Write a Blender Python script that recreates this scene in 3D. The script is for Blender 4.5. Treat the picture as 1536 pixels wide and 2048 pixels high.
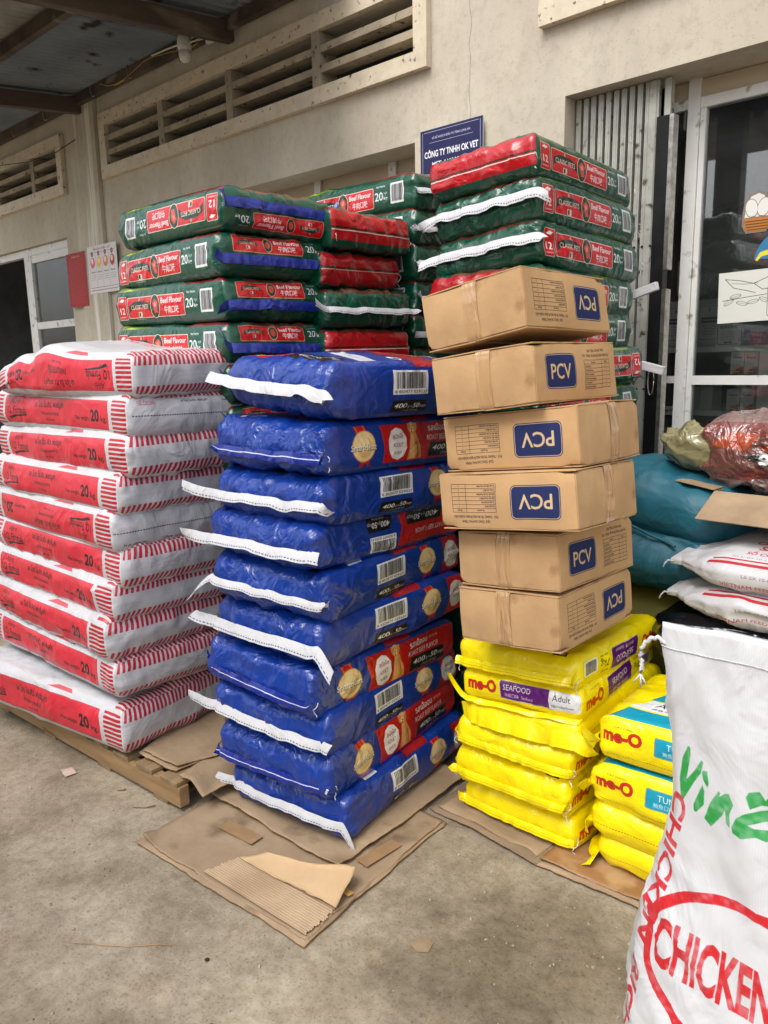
import bpy, bmesh, math, random
import numpy as np
from mathutils import Matrix, Vector, Euler
rad = math.radians
rng = random.Random(7)
for _o in list(bpy.data.objects):
    bpy.data.objects.remove(_o)
SC = bpy.context.scene
COL = SC.collection

# ------------------------------------------------------------------ camera
cam = bpy.data.cameras.new('camera')
cam.sensor_fit = 'VERTICAL'
cam.sensor_height = 24.0
cam.lens = 24.0 * 1545.0 / 2048.0
cam.clip_start = 0.05
cam.clip_end = 300
camo = bpy.data.objects.new('camera', cam)
COL.objects.link(camo)
camo.matrix_world = Matrix((
    (0.7388175852, -0.1126718320, 0.6644197725, 0.0),
    (0.6736232291, 0.1520040888, -0.7232748455, 0.0),
    (-0.0195018202, 0.9819367674, 0.1882016571, 1.6),
    (0, 0, 0, 1)))
SC.camera = camo

# ------------------------------------------------------------------ light
SUN_EL, SUN_AZ = rad(56), rad(180)      # azimuth: direction the light comes from, clockwise from +Y
world = bpy.data.worlds.new('World')
SC.world = world
world.use_nodes = True
wn = world.node_tree
wn.nodes.clear()
wo = wn.nodes.new('ShaderNodeOutputWorld')
wb = wn.nodes.new('ShaderNodeBackground')
ws = wn.nodes.new('ShaderNodeTexSky')
ws.sky_type = 'NISHITA'
ws.sun_disc = False
ws.sun_elevation = SUN_EL
ws.sun_rotation = SUN_AZ
ws.air_density = 1.0
ws.dust_density = 4.0
ws.ozone_density = 1.0
wh = wn.nodes.new('ShaderNodeHueSaturation')
wh.inputs['Saturation'].default_value = 0.30     # a grey, overcast sky
wn.links.new(ws.outputs['Color'], wh.inputs['Color'])
wn.links.new(wh.outputs['Color'], wb.inputs['Color'])
wb.inputs['Strength'].default_value = 0.15
wn.links.new(wb.outputs['Background'], wo.inputs['Surface'])
sl = bpy.data.lights.new('sun', 'SUN')
sl.energy = 0.85
sl.angle = rad(34)
sl.color = (1.0, 0.96, 0.9)
so = bpy.data.objects.new('sun', sl)
COL.objects.link(so)
_d = Vector((math.sin(SUN_AZ) * math.cos(SUN_EL), math.cos(SUN_AZ) * math.cos(SUN_EL), math.sin(SUN_EL)))
so.rotation_euler = _d.to_track_quat('Z', 'Y').to_euler()
so.location = _d * 20
vs = SC.view_settings
vs.view_transform = 'Standard'
vs.look = 'None'
vs.exposure = 0.82
vs.gamma = 1.0
vs.use_curve_mapping = False
SC.render.engine = 'CYCLES'
SC.cycles.use_denoising = True
SC.cycles.max_bounces = 8
SC.cycles.transparent_max_bounces = 24

# ------------------------------------------------------------------ helpers: colours, images
def lin(c):
    return tuple((v / 12.92 if v <= 0.04045 else ((v + 0.055) / 1.055) ** 2.4) for v in c)

PX = 1000
_tcache = {}
def text_tris(s, bold=0.0, shear=0.0, spacing=1.0):
    k = (s, bold, shear, spacing)
    if k in _tcache:
        return _tcache[k]
    cu = bpy.data.curves.new('lettering_source', 'FONT')
    cu.body = s
    cu.offset = bold
    cu.shear = shear
    cu.resolution_u = 3
    cu.space_character = spacing
    ob = bpy.data.objects.new('lettering_source', cu)
    me = ob.to_mesh()
    me.calc_loop_triangles()
    v = np.empty(len(me.vertices) * 3)
    me.vertices.foreach_get('co', v)
    v = v.reshape(-1, 3)[:, :2]
    t = np.empty(len(me.loop_triangles) * 3, dtype=np.int32)
    me.loop_triangles.foreach_get('vertices', t)
    t = t.reshape(-1, 3)
    ob.to_mesh_clear()
    bpy.data.objects.remove(ob)
    bpy.data.curves.remove(cu)
    e = np.concatenate([t[:, [0, 1]], t[:, [1, 2]], t[:, [2, 0]]])
    _tcache[k] = (v, e)
    return _tcache[k]

class Art:
    """A flat print drawn in metres (u to the right, v up), rasterised into an image in memory."""
    def __init__(s, w, h, bg, px=PX):
        s.w, s.h, s.px = w, h, px
        s.W, s.H = max(4, int(round(w * px))), max(4, int(round(h * px)))
        s.a = np.empty((s.H, s.W, 3), dtype=np.float32)
        s.a[:] = bg
    def edges(s, v, e, color, alpha=1.0, SS=3):
        if len(v) == 0 or len(e) == 0:
            return
        p = np.asarray(v, dtype=np.float64) * s.px
        x0, y0 = np.floor(p.min(0)).astype(int) - 1
        x1, y1 = np.ceil(p.max(0)).astype(int) + 1
        x0, y0 = max(x0, 0), max(y0, 0)
        x1, y1 = min(x1, s.W), min(y1, s.H)
        if x1 <= x0 or y1 <= y0:
            return
        nw, nh = (x1 - x0) * SS, (y1 - y0) * SS
        q = (p - [x0, y0]) * SS
        A, B = q[e[:, 0]], q[e[:, 1]]
        ya, yb = A[:, 1], B[:, 1]
        sign = np.where(yb > ya, 1, -1)
        lo, hi = np.minimum(ya, yb), np.maximum(ya, yb)
        r0 = np.clip(np.ceil(lo - 0.5), 0, nh).astype(int)
        r1 = np.clip(np.ceil(hi - 0.5), 0, nh).astype(int)
        n = r1 - r0
        k = n > 0
        if not k.any():
            return
        A, B, sign, r0, n = A[k], B[k], sign[k], r0[k], n[k]
        idx = np.repeat(np.arange(len(n)), n)
        off = np.arange(n.sum()) - np.repeat(np.cumsum(n) - n, n)
        rows = r0[idx] + off
        t = (rows + 0.5 - A[idx, 1]) / (B[idx, 1] - A[idx, 1])
        xs = A[idx, 0] + t * (B[idx, 0] - A[idx, 0])
        cx = np.clip(np.ceil(xs - 0.5), 0, nw).astype(int)
        acc = np.zeros((nh, nw + 1), dtype=np.int32)
        np.add.at(acc, (rows, cx), sign[idx])
        m = (np.cumsum(acc, axis=1)[:, :nw] != 0).astype(np.float32)
        m = m.reshape(nh // SS, SS, nw // SS, SS).mean((1, 3)) * alpha
        sub = s.a[y0:y1, x0:x1]
        sub += (np.asarray(color, dtype=np.float32) - sub) * m[..., None]
    def poly(s, pts, color, alpha=1.0):
        pts = np.asarray(pts, dtype=float)
        n = len(pts)
        e = np.stack([np.arange(n), (np.arange(n) + 1) % n], 1)
        s.edges(pts, e, color, alpha)
    def rect(s, x0, y0, x1, y1, color, alpha=1.0):
        s.poly([(x0, y0), (x1, y0), (x1, y1), (x0, y1)], color, alpha)
    def rrect(s, x0, y0, x1, y1, r, color):
        pts = []
        for cx, cy, a0 in ((x1 - r, y0 + r, -90), (x1 - r, y1 - r, 0), (x0 + r, y1 - r, 90), (x0 + r, y0 + r, 180)):
            for k in range(7):
                a = rad(a0 + 15 * k)
                pts.append((cx + r * math.cos(a), cy + r * math.sin(a)))
        s.poly(pts, color)
    def ellipse(s, cx, cy, rx, ry, color, rot=0.0, alpha=1.0):
        a = np.linspace(0, 2 * math.pi, 40, endpoint=False)
        c, d = math.cos(rot), math.sin(rot)
        x, y = rx * np.cos(a), ry * np.sin(a)
        s.poly(np.stack([cx + c * x - d * y, cy + d * x + c * y], 1), color, alpha)
    def line(s, pts, w, color, alpha=1.0):
        for (xa, ya), (xb, yb) in zip(pts[:-1], pts[1:]):
            dx, dy = xb - xa, yb - ya
            l = math.hypot(dx, dy) or 1e-6
            nx, ny = -dy / l * w / 2, dx / l * w / 2
            s.poly([(xa + nx, ya + ny), (xa - nx, ya - ny), (xb - nx, yb - ny), (xb + nx, yb + ny)], color, alpha)
    def dashes(s, x0, x1, y, w, color, dash=0.006, gap=0.004):
        x = x0
        while x < x1:
            s.rect(x, y - w / 2, min(x + dash, x1), y + w / 2, color)
            x += dash + gap
    def text(s, t, cx, cy, h, color, w=None, bold=0.0, shear=0.0, rot=0.0, spacing=1.0, alpha=1.0, align='c', hscale=None):
        """h is the height of a capital letter; w, when given, the width the line is fitted to."""
        v, e = text_tris(t, bold, shear, spacing)
        if len(v) == 0:
            return
        sc = h / 0.73
        x0, x1 = v[:, 0].min(), v[:, 0].max()
        sx = sc if w is None else w / max(x1 - x0, 1e-6)
        if hscale:
            sx = sc * hscale
        off = {'c': (x0 + x1) / 2, 'l': x0, 'r': x1}[align]
        p = np.stack([(v[:, 0] - off) * sx, (v[:, 1] - 0.365) * sc], 1)
        c, d = math.cos(rot), math.sin(rot)
        p = np.stack([cx + c * p[:, 0] - d * p[:, 1], cy + d * p[:, 0] + c * p[:, 1]], 1)
        s.edges(p, e, color, alpha)
    def barcode(s, x0, y0, x1, y1, number=None, seed=3, paper=(.9, .9, .9)):
        r = random.Random(seed)
        s.rect(x0, y0, x1, y1, paper)
        w, h = x1 - x0, y1 - y0
        x = x0 + w * .09
        yb = y0 + h * (.24 if number else .1)
        while x < x1 - w * .1:
            b = w * r.choice([.009, .014, .02, .028])
            s.rect(x, yb, x + b, y1 - h * .09, (.05, .05, .06))
            x += b + w * r.choice([.009, .012, .02])
        if number:
            s.text(number, (x0 + x1) / 2, y0 + h * .12, h * .12, (.05, .05, .06), w=w * .9)
    def image(s, name):
        im = bpy.data.images.new(name, s.W, s.H)
        buf = np.ones((s.H, s.W, 4), dtype=np.float32)
        buf[..., :3] = np.clip(s.a, 0, 1)
        im.pixels.foreach_set(buf.ravel())
        im.update()
        im.pack()
        return im

# ------------------------------------------------------------------ helpers: materials
def nodes_of(m):
    m.use_nodes = True
    nt = m.node_tree
    return nt, nt.nodes, nt.links

def crumple(nt, scale, strength, dist, stretch=(1, 1, 1), bump_to=None):
    N, L = nt.nodes, nt.links
    tc = N.new('ShaderNodeTexCoord')
    mp = N.new('ShaderNodeMapping')
    mp.inputs['Scale'].default_value = stretch
    oi = N.new('ShaderNodeObjectInfo')
    vm = N.new('ShaderNodeVectorMath')
    vm.operation = 'SCALE'
    L.new(oi.outputs['Random'], vm.inputs['Scale'])
    vm.inputs[0].default_value = (37, 51, 23)
    va = N.new('ShaderNodeVectorMath')
    va.operation = 'ADD'
    L.new(tc.outputs['Object'], mp.inputs['Vector'])
    L.new(mp.outputs['Vector'], va.inputs[0])
    L.new(vm.outputs['Vector'], va.inputs[1])
    n1 = N.new('ShaderNodeTexNoise')
    n1.inputs['Scale'].default_value = scale * .7
    n1.inputs['Detail'].default_value = 3
    n1.inputs['Distortion'].default_value = 2.2
    L.new(va.outputs['Vector'], n1.inputs['Vector'])
    vo = N.new('ShaderNodeTexNoise')
    vo.noise_type = 'RIDGED_MULTIFRACTAL'
    vo.inputs['Scale'].default_value = scale * 1.15
    vo.inputs['Detail'].default_value = 6
    vo.inputs['Roughness'].default_value = .62
    vo.inputs['Distortion'].default_value = .9
    L.new(va.outputs['Vector'], vo.inputs['Vector'])
    ad = N.new('ShaderNodeMath')
    ad.operation = 'MULTIPLY_ADD'
    L.new(vo.outputs['Fac'], ad.inputs[0])
    ad.inputs[1].default_value = 0.55
    L.new(n1.outputs['Fac'], ad.inputs[2])
    nm_ = N.new('ShaderNodeTexNoise')
    nm_.inputs['Scale'].default_value = scale * .3
    nm_.inputs['Detail'].default_value = 1
    L.new(va.outputs['Vector'], nm_.inputs['Vector'])
    rm_ = N.new('ShaderNodeMapRange')
    rm_.inputs['From Min'].default_value = .40
    rm_.inputs['From Max'].default_value = .62
    rm_.inputs['To Min'].default_value = .34
    rm_.inputs['To Max'].default_value = 1.0
    L.new(nm_.outputs['Fac'], rm_.inputs['Value'])
    mk_ = N.new('ShaderNodeMath')
    mk_.operation = 'MULTIPLY'
    L.new(ad.outputs['Value'], mk_.inputs[0])
    L.new(rm_.outputs['Result'], mk_.inputs[1])
    ad = mk_
    bp = N.new('ShaderNodeBump')
    bp.inputs['Strength'].default_value = strength
    bp.inputs['Distance'].default_value = dist
    L.new(ad.outputs['Value'], bp.inputs['Height'])
    return bp

def print_mat(name, img=None, color=None, rough=0.4, spec=0.5, coat=0.0, bump=(14, 0.5, 0.012), stretch=(1, 1, 1), dirt=0.0):
    m = bpy.data.materials.new(name)
    nt, N, L = nodes_of(m)
    b = N['Principled BSDF']
    b.inputs['Roughness'].default_value = rough
    b.inputs['Specular IOR Level'].default_value = spec
    b.inputs['Coat Weight'].default_value = coat
    b.inputs['Coat Roughness'].default_value = 0.10
    src = None
    if img is not None:
        t = N.new('ShaderNodeTexImage')
        t.image = img
        t.extension = 'EXTEND'
        uv = N.new('ShaderNodeUVMap')
        uv.uv_map = 'UVMap'
        L.new(uv.outputs['UV'], t.inputs['Vector'])
        src = t.outputs['Color']
    else:
        b.inputs['Base Color'].default_value = (*lin(color), 1)
    if dirt > 0:
        tc = N.new('ShaderNodeTexCoord')
        n = N.new('ShaderNodeTexNoise')
        n.inputs['Scale'].default_value = 7
        n.inputs['Detail'].default_value = 8
        n.inputs['Roughness'].default_value = 0.65
        L.new(tc.outputs['Object'], n.inputs['Vector'])
        cr = N.new('ShaderNodeValToRGB')
        cr.color_ramp.elements[0].position = 0.35
        cr.color_ramp.elements[0].color = (1 - dirt, 1 - dirt, 1 - dirt * 1.1, 1)
        cr.color_ramp.elements[1].position = 0.62
        cr.color_ramp.elements[1].color = (1, 1, 1, 1)
        L.new(n.outputs['Fac'], cr.inputs['Fac'])
        mx = N.new('ShaderNodeMix')
        mx.data_type = 'RGBA'
        mx.blend_type = 'MULTIPLY'
        mx.inputs['Factor'].default_value = 1
        if src is not None:
            L.new(src, mx.inputs['A'])
        else:
            mx.inputs['A'].default_value = (*lin(color), 1)
        L.new(cr.outputs['Color'], mx.inputs['B'])
        src = mx.outputs['Result']
    if src is not None:
        L.new(src, b.inputs['Base Color'])
    if bump:
        bp = crumple(nt, bump[0], bump[1], bump[2], stretch)
        L.new(bp.outputs['Normal'], b.inputs['Normal'])
        if coat > 0:
            L.new(bp.outputs['Normal'], b.inputs['Coat Normal'])
    return m

def mottled(name, c1, c2, scale=6, rough=0.8, bump=0.0, bscale=60, c3=None, s3=30, metallic=0.0, spec=0.3, stretch=(1, 1, 1), lo=0.35, hi=0.65, coord='Object'):
    m = bpy.data.materials.new(name)
    nt, N, L = nodes_of(m)
    b = N['Principled BSDF']
    b.inputs['Roughness'].default_value = rough
    b.inputs['Metallic'].default_value = metallic
    b.inputs['Specular IOR Level'].default_value = spec
    tc = N.new('ShaderNodeTexCoord')
    mp = N.new('ShaderNodeMapping')
    mp.inputs['Scale'].default_value = stretch
    L.new(tc.outputs[coord], mp.inputs['Vector'])
    n = N.new('ShaderNodeTexNoise')
    n.inputs['Scale'].default_value = scale
    n.inputs['Detail'].default_value = 8
    n.inputs['Roughness'].default_value = 0.62
    L.new(mp.outputs['Vector'], n.inputs['Vector'])
    cr = N.new('ShaderNodeValToRGB')
    cr.color_ramp.elements[0].position = lo
    cr.color_ramp.elements[1].position = hi
    cr.color_ramp.elements[0].color = (*lin(c1), 1)
    cr.color_ramp.elements[1].color = (*lin(c2), 1)
    L.new(n.outputs['Fac'], cr.inputs['Fac'])
    out = cr.outputs['Color']
    if c3:
        n3 = N.new('ShaderNodeTexNoise')
        n3.inputs['Scale'].default_value = s3
        n3.inputs['Detail'].default_value = 5
        L.new(mp.outputs['Vector'], n3.inputs['Vector'])
        r3 = N.new('ShaderNodeValToRGB')
        r3.color_ramp.elements[0].position = 0.60
        r3.color_ramp.elements[1].position = 0.70
        r3.color_ramp.elements[0].color = (0, 0, 0, 1)
        L.new(n3.outputs['Fac'], r3.inputs['Fac'])
        mx = N.new('ShaderNodeMix')
        mx.data_type = 'RGBA'
        L.new(r3.outputs['Color'], mx.inputs['Factor'])
        L.new(out, mx.inputs['A'])
        mx.inputs['B'].default_value = (*lin(c3), 1)
        out = mx.outputs['Result']
    L.new(out, b.inputs['Base Color'])
    if bump:
        nb = N.new('ShaderNodeTexNoise')
        nb.inputs['Scale'].default_value = bscale
        nb.inputs['Detail'].default_value = 6
        L.new(mp.outputs['Vector'], nb.inputs['Vector'])
        bp = N.new('ShaderNodeBump')
        bp.inputs['Strength'].default_value = bump
        bp.inputs['Distance'].default_value = 0.01
        L.new(nb.outputs['Fac'], bp.inputs['Height'])
        L.new(bp.outputs['Normal'], b.inputs['Normal'])
    return m

# ------------------------------------------------------------------ helpers: meshes
def mesh_obj(name, verts, faces, mats, parent=None, uvs=None, smooth=False, fmat=None):
    me = bpy.data.meshes.new(name)
    me.from_pydata([tuple(v) for v in verts], [], [tuple(f) for f in faces])
    if not isinstance(mats, (list, tuple)):
        mats = [mats]
    for m in mats:
        me.materials.append(m)
    if fmat is not None:
        me.polygons.foreach_set('material_index', np.asarray(fmat, dtype=np.int32))
    if uvs is not None:
        ul = me.uv_layers.new(name='UVMap')
        ul.data.foreach_set('uv', np.asarray(uvs, dtype=np.float32).ravel())
    if smooth:
        me.polygons.foreach_set('use_smooth', np.ones(len(me.polygons), dtype=bool))
    me.update()
    o = bpy.data.objects.new(name, me)
    COL.objects.link(o)
    if parent is not None:
        o.parent = parent
    return o

def tag(o, label=None, cat=None, group=None, kind=None):
    if label: o['label'] = label
    if cat: o['category'] = cat
    if group: o['group'] = group
    if kind: o['kind'] = kind
    return o

def empty(name, loc=(0, 0, 0), rz=0.0, label=None, cat=None, group=None):
    o = bpy.data.objects.new(name, None)
    o.empty_display_size = 0.1
    o.location = loc
    o.rotation_euler = (0, 0, rz)
    COL.objects.link(o)
    return tag(o, label, cat, group)

class MB:
    def __init__(s):
        s.v, s.f, s.uv, s.mi = [], [], [], []
    def quad(s, pts, uv=None, mi=0):
        i = len(s.v)
        s.v += [tuple(p) for p in pts]
        s.f.append(tuple(range(i, i + len(pts))))
        s.uv += list(uv) if uv else [(0, 0)] * len(pts)
        s.mi.append(mi)
    def box(s, x0, x1, y0, y1, z0, z1, M=None, mi=0):
        c = [(x0, y0, z0), (x1, y0, z0), (x1, y1, z0), (x0, y1, z0), (x0, y0, z1), (x1, y0, z1), (x1, y1, z1), (x0, y1, z1)]
        if M is not None:
            c = [tuple(M @ Vector(p)) for p in c]
        for q in ((0, 3, 2, 1), (4, 5, 6, 7), (0, 1, 5, 4), (1, 2, 6, 5), (2, 3, 7, 6), (3, 0, 4, 7)):
            s.quad([c[k] for k in q], [(0, 0), (1, 0), (1, 1), (0, 1)], mi)
    def build(s, name, mats, parent=None, bevel=0.0, smooth=False):
        o = mesh_obj(name, s.v, s.f, mats, parent, s.uv, smooth, s.mi)
        if bevel > 0:
            bm = bmesh.new()
            bm.from_mesh(o.data)
            bmesh.ops.remove_doubles(bm, verts=bm.verts, dist=1e-5)
            bmesh.ops.bevel(bm, geom=list(bm.edges), offset=bevel, segments=2, affect='EDGES', profile=0.6)
            bm.to_mesh(o.data)
            bm.free()
        return o

def box(name, x0, x1, y0, y1, z0, z1, mat, parent=None, bevel=0.0):
    m = MB()
    m.box(x0, x1, y0, y1, z0, z1)
    return m.build(name, mat, parent, bevel)

def tube(name, pts, r, mat, parent=None, n=6, smooth=True, taper=None):
    pts = [Vector(p) for p in pts]
    V, F = [], []
    up = Vector((0.13, 0.2, 1)).normalized()
    for i, p in enumerate(pts):
        t = (pts[min(i + 1, len(pts) - 1)] - pts[max(i - 1, 0)]).normalized()
        a = t.cross(up)
        if a.length < 1e-3:
            a = t.cross(Vector((1, 0, 0)))
        a.normalize()
        b = a.cross(t).normalized()
        rr = r if taper is None else r * taper[i]
        for k in range(n):
            g = 2 * math.pi * k / n
            V.append(p + a * math.cos(g) * rr + b * math.sin(g) * rr)
    for i in range(len(pts) - 1):
        for k in range(n):
            F.append((i * n + k, i * n + (k + 1) % n, (i + 1) * n + (k + 1) % n, (i + 1) * n + k))
    F.append(tuple(range(n))[::-1])
    F.append(tuple((len(pts) - 1) * n + k for k in range(n)))
    return mesh_obj(name, V, F, mat, parent, smooth=smooth)

def _hash(ix, iy, iz, seed):
    h = (ix * 374761393 + iy * 668265263 + iz * 2147483647 + seed * 1274126177) & 0xFFFFFFFF
    h = ((h ^ (h >> 13)) * 1274126177) & 0xFFFFFFFF
    h = h ^ (h >> 16)
    return (h & 0xFFFF) / 65535.0
def vnoise(p, seed=0):
    p = np.asarray(p, dtype=np.float64)
    i = np.floor(p).astype(np.int64)
    f = p - i
    f = f * f * f * (f * (f * 6 - 15) + 10)
    r = 0
    for dx in (0, 1):
        for dy in (0, 1):
            for dz in (0, 1):
                w = (f[:, 0] if dx else 1 - f[:, 0]) * (f[:, 1] if dy else 1 - f[:, 1]) * (f[:, 2] if dz else 1 - f[:, 2])
                r = r + w * _hash(i[:, 0] + dx, i[:, 1] + dy, i[:, 2] + dz, seed)
    return r * 2 - 1
def ridged(p, seed=0):
    return 1 - np.abs(vnoise(p, seed)) * 2

def sstep(a, b, x):
    t = np.clip((x - a) / (b - a), 0, 1)
    return t * t * (3 - 2 * t)

def lattice(nx, ny, nz):
    """quads of the shell of an nx*ny*nz box: integer lattice points and quads per face."""
    faces, pts, fid = [], [], []
    def grid(nu, nv, fn, k):
        u, v = np.meshgrid(np.arange(nu + 1), np.arange(nv + 1), indexing='ij')
        P = fn(u.ravel(), v.ravel())
        base = sum(len(q) for q in pts)
        pts.append(P)
        idx = (np.arange(nu + 1)[:, None] * (nv + 1) + np.arange(nv + 1)[None, :]) + base
        q = np.stack([idx[:-1, :-1], idx[1:, :-1], idx[1:, 1:], idx[:-1, 1:]], -1).reshape(-1, 4)
        faces.append(q)
        fid.append(np.full(len(q), k))
    S = lambda *a: np.stack([np.broadcast_to(x, a[0].shape if hasattr(a[0], 'shape') else a[1].shape) for x in a], 1)
    grid(ny, nz, lambda u, v: np.stack([np.full_like(u, nx), u, v], 1), 0)            # +x
    grid(ny, nz, lambda u, v: np.stack([np.zeros_like(u), ny - u, v], 1), 1)          # -x
    grid(nx, nz, lambda u, v: np.stack([nx - u, np.full_like(u, ny), v], 1), 2)       # +y
    grid(nx, nz, lambda u, v: np.stack([u, np.zeros_like(u), v], 1), 3)               # -y
    grid(nx, ny, lambda u, v: np.stack([u, v, np.full_like(u, nz)], 1), 4)            # +z
    grid(nx, ny, lambda u, v: np.stack([u, ny - v, np.zeros_like(u)], 1), 5)          # -z
    return np.concatenate(pts), np.concatenate(faces), np.concatenate(fid)

FKEY = {'+x': 0, '-x': 1, '+y': 2, '-y': 3, '+z': 4, '-z': 5}

def bag_mesh(name, dims, faces, default, r=(0.05, 0.03, 0.06), seed=0, n=(56, 36, 14), ends=0.02, sides=0.008,
             lump=0.010, crease=0.006, pleat=0.004, fill=None, warp=None):
    """A filled, sewn bag: rounded block with bulging panels, slack, creases and gathers near the sewn ends."""
    nx, ny, nz = n
    P, Q, F = lattice(nx, ny, nz)
    key = (P[:, 0] * 1000 + P[:, 1]) * 1000 + P[:, 2]
    _, first, inv = np.unique(key, return_index=True, return_inverse=True)
    inv = inv.ravel()
    N_ = np.array([nx, ny, nz], dtype=float)
    s = P[first] / N_ * 2 - 1
    g = lambda a, k: (1 - k) * a + k * np.sin(a * math.pi / 2)
    s = np.stack([g(s[:, 0], .35), g(s[:, 1], .35), g(s[:, 2], .15)], 1)
    E = np.array(dims) / 2
    rr = np.minimum(np.array(r), E * .98)
    X = s * E
    I = E - rr
    c = np.clip(X, -I, I)
    d = (X - c) / rr
    l = np.linalg.norm(d, axis=1)
    l[l < 1e-9] = 1
    mx = np.abs(d).max(1)
    dn = d / l[:, None] * np.where(mx > 0, 1, 0)[:, None]
    V = c + dn * rr
    nrm = dn / rr
    nrm /= np.maximum(np.linalg.norm(nrm, axis=1), 1e-9)[:, None]
    e = V / E
    V[:, 0] += np.sign(e[:, 0]) * ends * sstep(.55, 1, np.abs(e[:, 0])) * (1 - e[:, 2] ** 2) * (1 - .5 * e[:, 1] ** 4)
    V[:, 1] += np.sign(e[:, 1]) * sides * sstep(.4, 1, np.abs(e[:, 1])) * (1 - e[:, 2] ** 2)
    if fill is not None:
        V[:, 2] *= fill(e)
    so_ = np.array([seed * 3.7, seed * 1.3, seed * 5.1])
    a = np.abs(nrm)
    loose = sstep(-.25, .45, vnoise(V * [3.2, 3.8, 5] + so_ * .6 + 3, seed + 21))      # slack patches among tight ones
    rg = lambda q, k: np.clip(1 - 1.25 * np.abs(vnoise(q, k)), 0, 1) ** 3
    w1 = lump * vnoise(V * [4, 4.5, 6] + so_, seed) * (1 - .55 * a[:, 2])
    w2 = crease * .9 * loose * (rg(V * [5, 8, 10] + so_ * 1.7, seed + 5) - .3)
    w2 += crease * .8 * loose * (rg(V @ np.array([[7, 5, 2], [-5, 7, 6], [3, -7, 13.]]) + so_, seed + 9) - .3)
    endw = sstep(.62, .98, np.abs(e[:, 0]))
    w3 = pleat * endw * (rg(V * [4, 17, 15] + so_, seed + 3) - .3) + pleat * .6 * endw * (rg(V @ np.array([[4, 8, 6], [-3, 15, 9], [2, -9, 17.]]) + so_, seed + 31) - .3)
    w4 = crease * .35 * loose * (rg(V * [18, 18, 22] + so_, seed + 13) - .3)
    V = V + nrm * (w1 + w2 + w3 + w4)[:, None]
    if warp is not None:
        V = warp(V, e)
    # uv
    pc = P / N_
    pc = (np.stack([g(pc[:, 0] * 2 - 1, .35), g(pc[:, 1] * 2 - 1, .35), g(pc[:, 2] * 2 - 1, .15)], 1) + 1) / 2
    uvl = np.empty((len(Q), 4, 2))
    mats, mi = [], np.zeros(len(Q), dtype=int)
    mats.append(default)
    for k, nm in enumerate(FKEY):
        sel = F == k
        q = Q[sel]
        pp = pc[q]
        if k == 0: u, v = pp[..., 1], pp[..., 2]
        elif k == 1: u, v = 1 - pp[..., 1], pp[..., 2]
        elif k == 2: u, v = 1 - pp[..., 0], pp[..., 2]
        elif k == 3: u, v = pp[..., 0], pp[..., 2]
        elif k == 4: u, v = pp[..., 0], pp[..., 1]
        else: u, v = pp[..., 0], 1 - pp[..., 1]
        if nm in faces:
            m, rot = faces[nm]
            for _ in range(rot // 90):
                u, v = v, 1 - u
            if m not in mats:
                mats.append(m)
            mi[sel] = mats.index(m)
        uvl[sel, :, 0], uvl[sel, :, 1] = u, v
    o = mesh_obj(name, V, inv[Q], mats, None, uvl.reshape(-1, 2), True, mi)
    return o, E

def end_x(E, ends, y, zrel, r):
    """rough x of the +x end surface at side position y (m) and relative height zrel"""
    ey = min(1.0, abs(y) / E[1])
    drop = max(0.0, abs(y) - (E[1] - r[1])) / r[1]
    drop = min(1.0, drop)
    zd = max(0.0, abs(zrel) * E[2] - (E[2] - r[2])) / r[2]
    k = min(1.0, math.hypot(drop, zd))
    return E[0] - r[0] + r[0] * math.sqrt(max(0.0, 1 - k * k)) + ends * (1 - zrel ** 2) * (1 - .5 * ey ** 4)

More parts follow.
